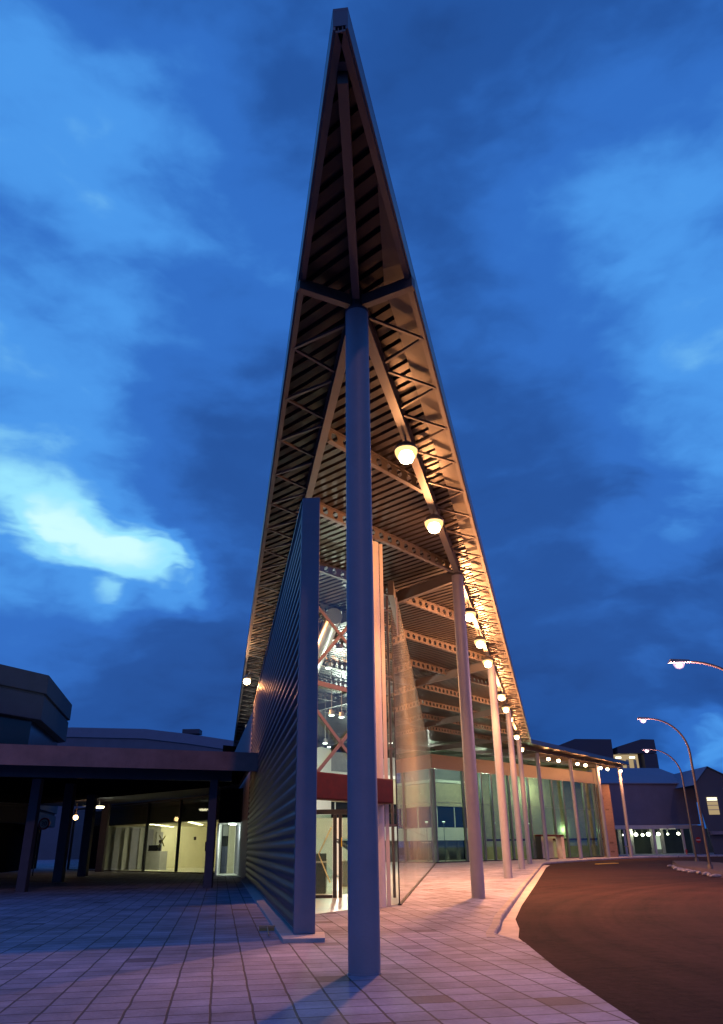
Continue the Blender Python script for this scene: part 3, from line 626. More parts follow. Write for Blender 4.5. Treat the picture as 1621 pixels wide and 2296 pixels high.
# things inside the hall
st = thing('staircase', (-2.6, 44, 0), 'white staircase with solid balustrades deep inside the hall', 'staircase')
sb = MB()
for i in range(14): sb.box(-4.6 + i * .28, -4.6 + (i + 1) * .28, 43, 45.2, 2.9 - .205 * (i + 1), 3.07 - .205 * (i + 1))
sb.obj('steps', M_WHITE, st)
for y in (42.9, 45.3):
    MB().add([(-4.7, y, 3.75), (-.55, y, .95), (-.55, y, .0), (-1.3, y, .0), (-4.7, y, 2.55), (-4.7, y + .06, 3.75), (-.55, y + .06, .95), (-.55, y + .06, .0), (-1.3, y + .06, 0), (-4.7, y + .06, 2.55)],
             [(0, 1, 2, 3, 4), (9, 8, 7, 6, 5), (0, 5, 6, 1), (1, 6, 7, 2), (2, 7, 8, 3), (3, 8, 9, 4), (4, 9, 5, 0)]).obj('balustrade', M_WHITE, st)
    MB().bar((-4.7, y + .03, 3.95), (-.5, y + .03, 1.13), .05, .05).obj('handrail', M_STEEL, st)
ct = thing('information_counter', (-1.7, 28.5, 0), 'dark green counter cabinet just inside the glass entrance doors', 'counter')
MB().box(-2.3, -1.36, 28.1, 28.9, 0, .93).obj('cabinet', M_GREEN, ct); MB().box(-2.34, -1.34, 28.05, 28.95, .932, .975).obj('counter_top', M_WHITE, ct)
MB().box(-2.3, -1.36, 28.6, 28.68, .977, 1.22).obj('screen', M_GREEN, ct)
ct2 = thing('ticket_desk', (0, 33, 0), 'pale ticket desk behind the entrance doors right of the green counter', 'desk')
MB().box(-1.0, .55, 32.8, 33.5, 0, .9).obj('desk_front', M_GREYP, ct2); MB().box(-1.05, .6, 32.75, 33.55, .902, .95).obj('desk_top', M_WHITE, ct2)
MB().box(-3.4, .2, 36.2, 36.3, 1.75, 2.6).obj('hanging_panel', M_WHITE, T)

# ------------------------------------------------------------------ terminal wing (glazed facade seen far right)
Wg = thing('terminal_wing', (20, 88, 0), 'long glazed terminal wing with slim columns running off to the right', 'building')
WR = MB().prism(WINGP, ZT - .05, ZT).obj('roof', M_ROOFN, Wg)
deck(WINGP, 'roof_deck', WR)
edge_trim(E1, E2, WR, 1)
MB().prism([E2, FF, (FF[0] - .03, FF[1] - .03), (E2[0] - .03, E2[1] - .03)], 10.24, ZT - .052).obj('end_cap', M_FASCIA, WR)
ibeam((15.4, 77.6), (32.0, 99.2), ZB, ZD - .004, .19, 'eave_beam', WR)
for t in range(0, 9):
    a = along((16.6, 78.7), (31.6, 98.8), t / 8.0)
    ibeam((a[0] - .15, a[1] + .1), (a[0] - 8.5, a[1] + 6.2), ZB + .03, ZD - .006, .13, 'rafter', WR)
for p in WCOLS: round_column(p, Wg, top=9.94)
wl2 = math.hypot(G2[0] - G1[0], G2[1] - G1[1]); wd = ((G2[0] - G1[0]) / wl2, (G2[1] - G1[1]) / wl2); wn = (-wd[1], wd[0])
def wp(t, o=0.0): return (G1[0] + wd[0] * t + wn[0] * o, G1[1] + wd[1] * t + wn[1] * o)     # o>0 inside
def wt(x): return (x - G1[0]) / wd[0]
cl = MB(); z = 8.15
while z < 9.40:
    cl.wall(wp(0, -.02), wp(wl2, -.02), .06, z, z + .105); cl.wall(wp(0, 0), wp(wl2, 0), .06, z + .106, z + .129); z += .13
cl.obj('cladding_band', M_CLAD, Wg)
MB().wall(wp(0, .05), wp(wl2, .05), .04, 9.46, 9.98).obj('clerestory', M_GLASSG, Wg)
FC = MB().wall(wp(0, -.02), wp(wl2, -.02), .14, -.01, .10).obj('glass_facade', M_DARK, Wg)
DOORT = (wt(18.02), wt(21.27))
mts = [wt(x) for x in (6.42, 9.53, 11.6, 12.78, 15.0, 17.56, 20.95, 22.57, 24.3, 25.85, 27.5)] + [wl2 - .03]
for i, t in enumerate(mts):
    z0 = .1
    if DOORT[0] < t < DOORT[1]: z0 = 2.42
    MB().wall(wp(t - .085, -.03), wp(t + .085, -.03), .26, z0, 8.14).obj('mullion', M_ALU, FC)
for a, b in zip(mts[:-1], mts[1:]):
    pn = MB(); z0 = .10
    if a < DOORT[1] and b > DOORT[0]:
        pn.wall(wp(a + .09), wp(b - .09), .016, 2.42, 5.15)
        if a + .1 < DOORT[0]: pn.wall(wp(a + .09), wp(DOORT[0] - .08), .016, .10, 2.40)
        if b - .1 > DOORT[1]: pn.wall(wp(DOORT[1] + .08), wp(b - .09), .016, .10, 2.40)
    else: pn.wall(wp(a + .09), wp(b - .09), .016, .10, 5.15)
    pn.wall(wp(a + .09), wp(b - .09), .016, 5.17, 8.14)
    pn.obj('glass_pane', M_GLASSG, FC)
MB().wall(wp(.3, -.01), wp(wl2 - .1, -.01), .05, 5.14, 5.18).obj('transom', M_ALU, FC)
# door portal
dt0, dt1 = DOORT
DP = MB().wall(wp(dt0 + .12, .45), wp(dt1 - .55, .45), .06, .0, 2.08).obj('entrance_portal', M_DOORP, Wg)
MB().wall(wp(dt1 - .53, -.3), wp(dt1, -.3), .7, 0, 2.22).obj('portal_side', M_DOORP, DP)
MB().wall(wp(dt0, -.3), wp(dt0 + .1, -.3), .7, 0, 2.22).obj('portal_side', M_DARK, DP)
MB().wall(wp(dt0 - .02, -.32), wp(dt1 + .02, -.32), .75, 2.222, 2.40).obj('portal_head', M_RED, DP)
# inner wall of the wing: tan upper wall, dark window band, white parapet, open dark ground floor
il = math.hypot(IW1[0] - IW0[0], IW1[1] - IW0[1]); idr = ((IW1[0] - IW0[0]) / il, (IW1[1] - IW0[1]) / il); inn = (-idr[1], idr[0])
def ip(t, o=0.0): return (IW0[0] + idr[0] * t + inn[0] * o, IW0[1] + idr[1] * t + inn[1] * o)
TS = 16.8
IWL = MB().wall(ip(-16, .2), ip(TS, .2), .3, 5.35, 7.7).obj('inner_wall', M_TAN, Wg)
MB().wall(ip(-16, .5), ip(TS, .5), .1, 3.25, 5.35).obj('window_band', M_WINDK, IWL)
for t in range(-14, 17, 3): MB().wall(ip(t, .40), ip(t + .09, .40), .08, 3.26, 5.34).obj('window_bar', M_WHITE, IWL)
MB().wall(ip(-16, .0), ip(TS, .0), .2, 1.95, 3.22).obj('parapet', M_WHITE, IWL)
MB().wall(ip(-16, .1), ip(TS, .1), .5, 7.75, 8.05).obj('light_trough', M_WHITE, IWL)
MB().wall(ip(-16, 2.4), ip(TS, 2.4), .1, 0, 1.94).obj('ground_floor_back', M_GREYP, IWL)
for t in range(-14, 17, 2): MB().wall(ip(t + .2, 1.2), ip(t + .55, 1.2), .3, 0, 1.94).obj('ground_floor_pier', M_GREYP, IWL)
MB().wall(ip(TS + .01, -.2), (28.7, 99.6), .3, 0, 9.98).obj('inner_side_wall', M_TAN, Wg)
MB().wall(ip(-16, .9), ip(TS, .9), .1, 8.06, 9.98).obj('upper_lining', M_GREYP, IWL)
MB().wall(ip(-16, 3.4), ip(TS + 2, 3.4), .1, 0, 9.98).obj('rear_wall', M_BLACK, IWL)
MB().wall(ip(TS + .3, -.45), (28.4, 99.2), .06, 1.85, 2.05).obj('wall_rail', M_RED, Wg)
for t in (TS + .02,): MB().wall(ip(t, -.5), ip(t + .25, -.5), .5, 0, 8.0).obj('inner_pier', M_TAN, Wg)
lamp('wing_light', (*wp(4, 3.2), 7.6), 760, (.95, 1.0, .84), .4, Wg); lamp('wing_light', (*wp(13, 3.0), 7.6), 760, (1.0, 1.0, .78), .4, Wg)
lamp('wing_light', (*wp(22, 2.4), 7.4), 600, (1.0, 1.0, .72), .4, Wg); lamp('wing_light', (*wp(27, 2.2), 3.0), 110, (.7, 1.0, .62), .3, Wg)
# wall washers
for px, o_, lab in ((9.3, 1.5, 'uplight washing the tan wall behind the leftmost facade columns'), (15.35, 1.7, 'uplight washing the wall between the third and fourth round columns'), (20.0, 1.6, 'uplight throwing a bright fan on the tan wall above the portal')):
    t = wt(px); p = wp(t + o_ * .35, o_ + 1.2); w = thing('wall_uplight', (*p, 3.55), lab, 'uplight', 'uplights inside the terminal wing')
    MB().lathe((*p, 3.55), [(.05, -.10), (.16, .0), (.17, .05)], 14).obj('bowl', M_WHITE, w, smooth=True)
    MB().lathe((*p, 3.55), [(.13, .052), (.14, .075)], 14).obj('lens', E_COOL, w)
    MB().tube([(*p, 3.45), (p[0], p[1], 0)], .03, 8).obj('post', M_ALU, w)
    lamp('uplight', (*p, 3.72), 90, (.86, 1.0, .92), .06, w, 'SPOT', (wn[0] * .35, wn[1] * .35, 1), R(70))
# right end: brick pier and post
MB().wall((28.55, 98.35), (29.95, 98.9), .5, 0, 8.05, side=1).obj('brick_pier', M_BRICK, Wg)
MB().wall((26.6, 99.0), (28.6, 98.9), .2, 8.06, 10.0).obj('end_frame', M_CLAD, Wg)
# amber pendant inside
for i, (px, pz) in enumerate(((11.9, 7.55), (11.8, 7.05))):
    p = (*wp(wt(px), 1.0), pz)
    t_ = thing('amber_lamp', p, ('upper' if i == 0 else 'lower') + ' one of two small amber lamps behind the wing glass left of the second column', 'lamp', 'amber lamps behind the wing glass')
    MB().lathe(p, [(.05, -.12), (.13, -.05), (.13, .05), (.05, .12)], 14).obj('bulb', E_AMB, t_, smooth=True)
    MB().box(p[0] - .012, p[0] + .012, p[1] - .012, p[1] + .012, p[2] + .1, p[2] + (.4 if i else 2.3)).obj('stem', M_HOUS, t_)
p = (*wp(wt(7.7), 2.6), 1.72); t_ = thing('ceiling_disc', p, 'flat oval lamp glowing under the white parapet left of the second column', 'lamp')
MB().lathe(p, [(.30, -.06), (.42, -.02), (.42, .05)], 20).obj('diffuser', E_WARM, t_, smooth=True); MB().box(p[0] - .02, p[0] + .02, p[1] - .02, p[1] + .02, p[2] + .045, 1.95).obj('stem', M_HOUS, t_)

# ------------------------------------------------------------------ floodlights
def floodlight(p, lab, grp, power, ztop, col_=SODIUM, size=.27, e=E_SOD, hang=True, aim=None):
    f = thing('floodlight', p, lab, 'floodlight', grp); x, y, z = p
    MB().lathe(p, [(size * .95, .04), (size * 1.02, .06), (size * .8, .16), (size * .4, .24), (.05, .27)], 20).obj('housing', M_HOUS, f, smooth=True)
    MB().lathe(p, [(.02, -size * .85), (size * .45, -size * .75), (size * .8, -size * .45), (size * .95, -.02), (size * .95, .038)], 20).obj('lens', E_BOWL, f, smooth=True)
    MB().lathe((x, y, z - size * .42), [(.02, -.18), (.14, -.12), (.185, 0), (.14, .10), (.02, .15)], 16).obj('bulb', e, f, smooth=True)
    if hang: MB().box(x - .02, x + .02, y - .02, y + .02, z + .26, ztop).obj('bracket', M_HOUS, f)
    lamp('flood_beam', (x, y, z - size - .06), power * 3.6, col_, .10, f, 'SPOT', (0, 0, -1), R(118))
    lamp('flood_spill', (x, y, z - size - .06), power * (1.1 if hang else .12), col_, .10, f)
    return f
G_E = 'sodium floodlights along the roof edge'
labs = ['largest sodium floodlight, nearest to the front column under the roof edge', 'second large sodium floodlight, just above the second round column',
        'floodlight just behind the head of the second round column', 'floodlight midway between the second and third columns', 'floodlight just before the head of the third column',
        'topmost of the three close floodlights beside the third column', 'middle of the three close floodlights beside the third column', 'lowest of the three close floodlights beside the third column',
        'floodlight above the fourth and fifth columns', 'last small floodlight before the roof bends right']
FLY = [15.27, 19.47, 28.58, 32.93, 36.91, 46.19, 50.7, 55.0, 64.6, 73.4]
PW = [230, 600, 1300, 1350, 1150, 900, 800, 700, 600, 420]
for y, lb, pw in zip(FLY, labs, PW): floodlight((colx(y), y, 9.62), lb, G_E, pw, ZB + .01)
G_W = 'sodium floodlights along the wing roof'
labs2 = ['first floodlight of the left pair between the first and second wing columns', 'second floodlight of the left pair between the first and second wing columns',
         'first floodlight of the middle pair between the second and third wing columns', 'second floodlight of the middle pair between the second and third wing columns',
         'floodlight right of the third wing column', 'floodlight just left of the last wing column', 'last floodlight at the right tip of the wing roof']
for (x, y), lb in zip([(19.02, 82.32), (20.5, 84.2), (23.46, 87.9), (24.79, 89.6), (27.51, 93.2), (28.8, 94.9), (31.2, 97.6)], labs2): floodlight((x, y, 9.62), lb, G_W, 420, ZB + .28, size=.21)
# wall flood on the left
wf = floodlight((-6.02, 39.3, 9.38), 'floodlight on an arm above the corrugated left wall', 'floodlights on the left wall', 900, 9.7, size=.20, hang=False)
lamp('wall_wash', (-6.0, 39.2, 9.05), 9000, SODIUM, .10, wf, 'SPOT', (1, -.25, -.55), R(130))
MB().tube([(-6.02, 39.3, 9.66), (-5.9, 39.3, 9.74), (-5.35, 39.3, 9.5), (-5.32, 39.3, 8.2)], .025, 8).obj('arm', M_HOUS, wf, smooth=True)

# ------------------------------------------------------------------ street lamps
def street_lamp(base, head_dx, z, lab):
    bx, by = base; s = thing('street_lamp', (bx, by, -.12), lab, 'street lamp', 'curved street lamps beside the road')
    pts = [(bx, by, -.12), (bx, by, z * .35)]; rs = [.085, .075]
    R_ = abs(head_dx); n = 14; zc = z - R_ * .86
    for i in range(n + 1):
        a = math.pi / 2 * i / n
        pts.append((bx - (R_ - .25) * (1 - math.cos(a)), by, zc + R_ * .86 * math.sin(a))); rs.append(.068 - .028 * i / n)
    MB().tube(pts, rs, 12).obj('pole', M_POLE, s, smooth=True)
    MB().lathe((bx, by, -.12), [(.14, 0), (.14, .35), (.09, .42)], 16).obj('pole_base', M_POLE, s, smooth=True)
    hx = bx - R_
    h = MB(); h.add([(hx - .45, by - .12, z - .03), (hx + .30, by - .09, z - .02), (hx + .30, by + .09, z - .02), (hx - .45, by + .12, z - .03), (hx - .38, by - .07, z + .10), (hx + .28, by - .05, z + .07), (hx + .28, by + .05, z + .07), (hx - .38, by + .07, z + .10)],
                    [(0, 1, 2, 3), (7, 6, 5, 4), (0, 4, 5, 1), (1, 5, 6, 2), (2, 6, 7, 3), (3, 7, 4, 0)]); h.obj('lamp_head', M_HOUS, s)
    MB().lathe((hx - .10, by, z - .032), [(.03, -.22), (.13, -.18), (.19, -.08), (.20, -.002)], 18).obj('lens', E_BOWLM, s, smooth=True)
    MB().lathe((hx - .10, by, z - .12), [(.02, -.08), (.08, -.05), (.10, 0), (.06, .05), (.02, .07)], 14).obj('bulb', E_MERC, s, smooth=True)
    lamp('street_light', (hx - .10, by, z - .32), 1900 if bx < 15 else 900, MERC, .10, s)
    return s
street_lamp((19.18, 46.78), 2.35, 8.25, 'tall curved street lamp on the soil island, the taller of the two whole poles')
street_lamp((26.25, 66.41), 2.5, 8.6, 'shorter looking curved street lamp behind, over the garage columns')
street_lamp((14.15, 27.2), 2.72, 7.36, 'brightest street lamp, its pole cut off by the right picture edge')

# ------------------------------------------------------------------ traffic island with rough stones
isl = [(21.4, 58.6), (19.3, 52.5), (18.1, 46.4), (16.7, 39.9), (20.5, 38.0), (26.5, 62.0), (28.0, 70.5), (25.6, 70.0)]
ib = MB(); nI = len(isl); cxi = sum(p[0] for p in isl) / nI; cyi = sum(p[1] for p in isl) / nI
vs = [(x, y, -.13) for x, y in isl] + [(cxi + (x - cxi) * .8, cyi + (y - cyi) * .86, .05 + random.random() * .08) for x, y in isl] + [(cxi, cyi, .1)]
fs = [(i, (i + 1) % nI, nI + (i + 1) % nI, nI + i) for i in range(nI)] + [(nI + i, nI + (i + 1) % nI, 2 * nI) for i in range(nI)]
ib.add(vs, fs).obj('traffic_island', M_SOIL, kind='structure')
def rock(p, s, lab):
    vs = []; fs = []; sx, sy, sz = s
    bmr = bmesh.new(); bmesh.ops.create_icosphere(bmr, subdivisions=2, radius=1)
    for v in bmr.verts:
        k = 1 + .22 * (random.random() - .5); v.co = V3((v.co.x * sx * k, v.co.y * sy * k, max(-.4, v.co.z) * sz * k)) 
    me = bpy.data.meshes.new('edging_stone'); bmr.to_mesh(me); bmr.free(); me.materials.append(M_STONE)
    o = bpy.data.objects.new('edging_stone', me); COL.objects.link(o); o.location = (p[0], p[1], p[2]); o.rotation_euler[2] = random.random() * 1.0 - 1.3
    tag(o, lab, 'stone', 'rough stones edging the island'); return o
for k in range(13):
    a = along((21.2, 58.2), (19.2, 52.2), k / 4) if k < 4 else along((19.2, 52.2), (16.75, 40.2), (k - 4) / 8)
    rock((a[0] + random.uniform(-.1, .1), a[1], -.06), (.11, random.uniform(.34, .52), .10), 'rough pale stone edging the soil island beside the road')

# ------------------------------------------------------------------ left canopy
CA, CB = (-31.0, 20.6), (-4.22, 32.45)
cdl = math.hypot(CB[0] - CA[0], CB[1] - CA[1]); cd = ((CB[0] - CA[0]) / cdl, (CB[1] - CA[1]) / cdl); cn = (-cd[1], cd[0])
def cp(t, o=0.0): return (CA[0] + cd[0] * t + cn[0] * o, CA[1] + cd[1] * t + cn[1] * o)
CAN = thing('entrance_canopy', (-13, 32, 0), 'flat dark canopy on square posts left of the corrugated wall', 'canopy')
cslab = MB().prism([cp(0, .16), cp(cdl - .15, .16), wl(33, .4), wl(45, .8), (-24, 66), (-36, 50)], 4.70, 4.97); cslab.obj('roof_slab', M_ROOFN, CAN)
MB().wall(cp(0, 0), cp(cdl, 0), .15, 4.27, 4.985, side=1).obj('fascia', M_CONC, CAN)
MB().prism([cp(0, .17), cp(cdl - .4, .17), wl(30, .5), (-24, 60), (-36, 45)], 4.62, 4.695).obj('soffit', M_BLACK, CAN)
for i in range(44):
    t = 2.0 + i * .62
    if t > cdl - 1.6: break
    MB().wall(cp(t, .2), cp(t + .001, 2.4), .07, 4.50, 4.618).obj('soffit_batten', M_SOFFIT, CAN)
MB().wall(cp(0, 2.45), cp(cdl - .6, 2.45), .25, 4.05, 4.615).obj('edge_beam', M_FASCIA, CAN)
def square_post(p, w, z1): return MB().box(p[0] - w / 2, p[0] + w / 2, p[1] - w / 2, p[1] + w / 2, -.01, z1).obj('post', M_POST, CAN)
for p, w, z1 in (((-13.05, 32.0), .34, 4.05), ((-6.28, 33.5), .32, 4.05), ((-15.3, 41.8), .45, 4.6), ((-17.1, 50.6), .5, 4.6), ((-19.3, 60.6), .5, 4.6), ((-26.5, 38), .34, 4.6)): square_post(p, w, z1)

# ------------------------------------------------------------------ glazed pavilion under the canopy
PVN = thing('glazed_pavilion', (-13, 56, 0), 'lit cream room behind tall glass panes under the dark canopy', 'building')
PA, PB = (-9.0, 51.4), (-20.1, 63.4); PC = (-24.2, 67.8)
pl = math.hypot(PB[0] - PA[0], PB[1] - PA[1]); pd_ = ((PB[0] - PA[0]) / pl, (PB[1] - PA[1]) / pl); pn_ = (pd_[1], -pd_[0])
def pp(t, o=0.0): return (PA[0] + pd_[0] * t + pn_[0] * o, PA[1] + pd_[1] * t + pn_[1] * o)     # o>0 inside
PF = MB().wall(pp(0), pp(pl + 6), .16, -.01, .06).obj('glass_front', M_DARK, PVN)
for t in (.05, 4.0, 5.2 + 0 * 1, 9.7, pl - .1, pl + 2.6, pl + 6)[:]:
    if abs(t - 4.0) < .01: continue
    MB().wall(pp(t - .06), pp(t + .06), .18, .06, 4.5).obj('mullion', M_DARK, PF)
for a, b in ((.11, 5.14), (5.26, 9.64), (9.76, pl - .16), (pl - .04, pl + 2.54), (pl + 2.66, pl + 5.9)):
    MB().wall(pp(a), pp(b), .014, .07, 4.48).obj('glass_pane', M_GLASS, PF)
MB().wall(pp(0, .05), pp(pl + 6, .05), .3, 4.49, 4.615).obj('head_beam', M_DARK, PVN)
# room: floor, ceiling, walls
rm = [pp(.02, .15), pp(pl, .15), pp(pl - .5, 9.5), pp(1.2, 6.0)]
MB().prism(rm, .0, .03).obj('room_floor', mat('cream floor', (.66, .62, .46), .4), PVN)
MB().prism(rm, 3.10, 3.14).obj('room_ceiling', M_CREAM, PVN)
MB().wall(pp(.02, .16), pp(pl, .16), .06, 3.12, 4.48, side=-1).obj('bulkhead', mat('dark bulkhead', (.045, .042, .03), .6), PVN)
MB().wall(rm[2], rm[3], .12, .03, 3.10).obj('room_back_wall', M_CREAM, PVN)
MB().wall(rm[3], (rm[0][0] + .3, rm[0][1] + .4), .12, .03, 3.10).obj('room_side_wall', M_CREAM, PVN)
MB().wall(rm[1], pp(pl - .25, 4.6), .12, .03, 3.10).obj('room_side_wall', M_GREYP, PVN); MB().wall(pp(pl - .25, 4.61), rm[2], .12, .03, 3.10).obj('room_side_wall', M_CREAM, PVN)
MB().wall(pp(pl + .2, 2.5), pp(pl + 9, 2.5), .2, 0, 4.5).obj('dark_backing', M_BLACK, PVN)  # black sheet added for the unlit dark behind the left panes
rdir = (pn_[0] + pd_[0] * .5, pn_[1] + pd_[1] * .5, -.55)
for t_, o_, pw_ in ((5.5, .9, 420), (10.5, .9, 420), (13.5, 4.5, 260)): lamp('room_light', (*pp(t_, o_), 2.85), pw_, (1.0, .93, .66), .4, PVN, 'SPOT', rdir, R(150))
for i in range(6):
    o_ = .7 + i * 1.1; p = pp(9.1 - i * .56 + 1.65 * o_, o_); t_ = tag(MB().lathe((*p, 3.06), [(.17, 0), (.19, .02), (.19, .039)], 16).obj('downlight', E_WARM), ['nearest', 'second', 'third', 'fourth', 'fifth', 'farthest'][i] + ' downlight of the left row in the cream pavilion ceiling', 'downlight', 'downlights in the pavilion ceiling')
for i in range(5):
    o_ = .7 + i * .9; p = pp(3.8 - i * .33 + 1.65 * o_, o_); t_ = tag(MB().lathe((*p, 3.06), [(.17, 0), (.19, .02), (.19, .039)], 16).obj('downlight', E_WARM), ['nearest', 'second', 'third', 'fourth', 'farthest'][i] + ' downlight of the right row in the cream pavilion ceiling', 'downlight', 'downlights in the pavilion ceiling')
# grey partitions and a counter inside
pt = thing('office_partition', (*pp(10, 3.5), 0), 'row of grey upright partition panels in the left half of the lit room', 'partition')
for i, (o, w, h) in enumerate(((.5, .45, 3.0), (1.25, .3, 2.95), (1.8, .6, 2.95), (2.6, .3, 2.95), (3.1, .6, 2.9), (3.95, .55, 2.7))):
    MB().wall(pp(15.7 - .1 * (i % 3), o), pp(15.7 - .1 * (i % 3), o + w), .12, .03, h).obj('panel', M_GREYP if i % 2 else M_FIN, pt)
dk = thing('reception_desk', (*pp(8, 2.2), 0), 'grey reception desk with a dark monitor in the middle of the lit room', 'desk')
MB().wall(pp(12.2, 2.9), pp(14.4, 2.9), .6, .03, 1.3).obj('desk_body', M_GREYP, dk); MB().wall(pp(12.6, 2.7), pp(14.0, 2.7), .3, 1.32, 1.72).obj('monitor', M_BLACK, dk)
tape = MB(); a, b = pp(7.77, -.02), pp(7.0, -.02); a2, b2 = pp(7.85, -.02), pp(6.95, -.02)
tape.bar((*a, 2.32), (*b, 1.62), .006, .09); tape.bar((*a2, 1.56), (*b2, 2.26), .006, .09)
tape.obj('tape_cross', M_TAPE, PF)
MB().wall(pp(7.45, -.03), pp(7.75, -.03), .01, 1.84, 2.02).obj('window_sticker', M_DARK, PF)
MB().wall(pp(2.9, -.03), pp(3.2, -.03), .01, 1.95, 2.15).obj('window_sticker', M_DARK, PF)
tv = tag(MB().wall(pp(3.0, 1.2), pp(3.7, 1.2), .08, 1.28, 1.85).obj('wall_screen', M_BLACK), 'small black screen at the right end of the cream room', 'screen')
MB().wall(pp(3.3, 1.22), pp(3.4, 1.22), .05, .03, 1.28).obj('screen_stand', M_DARK, tv)
# lobby block beside the wall
LA, LB = (-8.55, 47.95), (-6.78, 46.42)
lv = (-.12, .99)
def lo_(p, k): return (p[0] + lv[0] * k, p[1] + lv[1] * k)
LBY = thing('entrance_lobby', (-7.7, 47.5, 0), 'small bright white lobby with a glass front tight against the corrugated wall', 'lobby')
MB().prism([LA, LB, lo_(LB, 5.2), lo_(LA, 5.2)], 0, .03).obj('lobby_floor', M_FLOOR, LBY)
MB().prism([LA, LB, lo_(LB, 5.2), lo_(LA, 5.2)], 2.78, 4.6).obj('lobby_ceiling', M_WHITE, LBY)
MB().wall(LA, lo_(LA, 5.2), .1, .03, 2.78, side=1).obj('lobby_wall', M_WHITE, LBY); MB().wall(LB, lo_(LB, 5.2), .1, .03, 2.78, side=-1).obj('lobby_wall', M_WHITE, LBY)
MB().wall(lo_(LA, 5.2), lo_(LB, 5.2), .1, .03, 2.78).obj('lobby_back_wall', M_WHITE, LBY)
MB().wall(along(LA, LB, .02), along(LA, LB, .98), .014, .03, 2.77).obj('glass_door', M_GLASS, LBY)
MB().wall((LA[0] + .02, LA[1] - .12), (LB[0], LB[1] - .12), .1, 2.785, 4.6).obj('head_panel', M_BLACK, LBY)
mch = thing('vending_machine', (*lo_(along(LA, LB, .33), 3.9), 0), 'tall blue grey machine standing at the back of the bright lobby', 'machine')
q0 = lo_(along(LA, LB, .03), 4.4); q1 = lo_(along(LA, LB, .22), 4.4)
MB().wall(q0, q1, .3, .03, 1.55).obj('cabinet', mat('machine blue grey', (.10, .11, .17), .4), mch); MB().wall(q0, q1, .34, 1.551, 2.15).obj('machine_top', M_DARK, mch)
lamp('lobby_light', (*lo_(along(LA, LB, .55), .5), 2.6), 420, (.95, 1.0, .86), .2, LBY, 'SPOT', (-.1, 1, -.62), R(120))
for k, s in ((1.2, 'near'), (3.0, 'far')):
    p = lo_(along(LA, LB, .45), k); tag(MB().lathe((*p, 2.735), [(.19, 0), (.21, .02), (.21, .044)], 16).obj('lobby_downlight', E_COOL), s + ' round downlight in the white lobby ceiling', 'downlight', 'downlights in the lobby ceiling')
# amber lamp and small lamps seen in the dark glass left of the room
p = (-20.6, 58.0, 3.6); t_ = thing('bulkhead_lamp', p, 'small round amber lamp on the dark pier left of the lit room', 'lamp')
MB().lathe(p, [(.03, -.2), (.15, -.12), (.17, .0), (.10, .12)], 16).obj('globe', E_AMB, t_, smooth=True); MB().box(p[0] - .03, p[0] + .03, p[1], p[1] + .05, p[2] + .1, 4.62).obj('stem', M_HOUS, t_)
lamp('bulkhead_light', (p[0], p[1] - .3, p[2] - .1), 16, SODIUM, .1, t_)
p = (-18.1, 55.2, 4.08); tag(MB().lathe(p, [(.28, -.05), (.33, .0), (.33, .08)], 18).obj('soffit_lamp', E_WARM), 'flat oval lamp glowing under the canopy left of the room', 'lamp')
MB().box(p[0] - .02, p[0] + .02, p[1] - .02, p[1] + .02, p[2] + .08, 4.62).obj('stem', M_HOUS, COL.objects['soffit_lamp'])

# ------------------------------------------------------------------ octagonal block far left
OC = [(-36, 40.4), (-27.8, 57.6), (-25.7, 62), (-28.7, 75.8), (-40, 84), (-62, 80), (-70, 50)]
ccx = sum(p[0] for p in OC) / len(OC); ccy = sum(p[1] for p in OC) / len(OC)
def shrink(k):
    out = []
    for x, y in OC:
        v = V3((x - ccx, y - ccy)); v = v * ((v.length - k) / v.length); out.append((ccx + v.x, ccy + v.y))
    return out
OB = thing('octagonal_building', (-40, 62, 0), 'dark many sided concrete building with horizontal bands beyond the canopy', 'building')
MB().prism(shrink(.0), 13.05, 14.55).obj('parapet_band', M_OCT, OB, bevel=.03); MB().prism(shrink(.25), 12.85, 13.049).obj('groove', M_OCT, OB)
MB().prism(shrink(.12), 11.0, 12.849).obj('concrete_band', M_OCT, OB, bevel=.03); MB().prism(shrink(.9), 8.5, 10.999).obj('window_band', M_WINDK, OB)
MB().prism(shrink(.1), 7.2, 8.499).obj('concrete_band', M_OCT, OB, bevel=.03); MB().prism(shrink(.3), 7.0, 7.199).obj('groove', M_OCT, OB)
MB().prism(shrink(.16), 5.75, 6.999).obj('concrete_band', M_OCT, OB, bevel=.03); MB().prism(shrink(.9), 5.4, 5.749).obj('window_band', M_WINDK, OB)
MB().prism(shrink(.0), 4.55, 5.399).obj('concrete_band', M_OCT, OB, bevel=.03); MB().prism(shrink(.2), 4.35, 4.549).obj('groove', M_OCT, OB)
MB().prism(shrink(.05), 3.4, 4.349).obj('concrete_band', M_OCT, OB, bevel=.03); MB().prism(shrink(1.2), -.15, 3.399).obj('ground_storey', M_BLACK, OB)
p = (-28.2, 57.0, 2.95); t_ = thing('porch_lamp', p, 'warm porch lamp glowing under the concrete building at far left', 'lamp')
MB().box(p[0] - .5, p[0] + .5, p[1] - .15, p[1] + .15, p[2], p[2] + .14).obj('lens', emis('porch glow', (1, .6, .3), 1.2), t_); MB().box(p[0] - .04, p[0] + .04, p[1] - .04, p[1] + .04, p[2] + .14, 3.42).obj('stem', M_HOUS, t_)
lamp('porch_light', (p[0], p[1], p[2] - .2), 14, (1, .6, .35), .2, t_)
MB().wall((-27.0, 70), (-24.4, 71.5), .4, 5.0, 6.3).obj('lit_stair_window', emis('lit stair window', (1, .84, .5), .55), OB)
bx = COL.objects['octagonal_building']
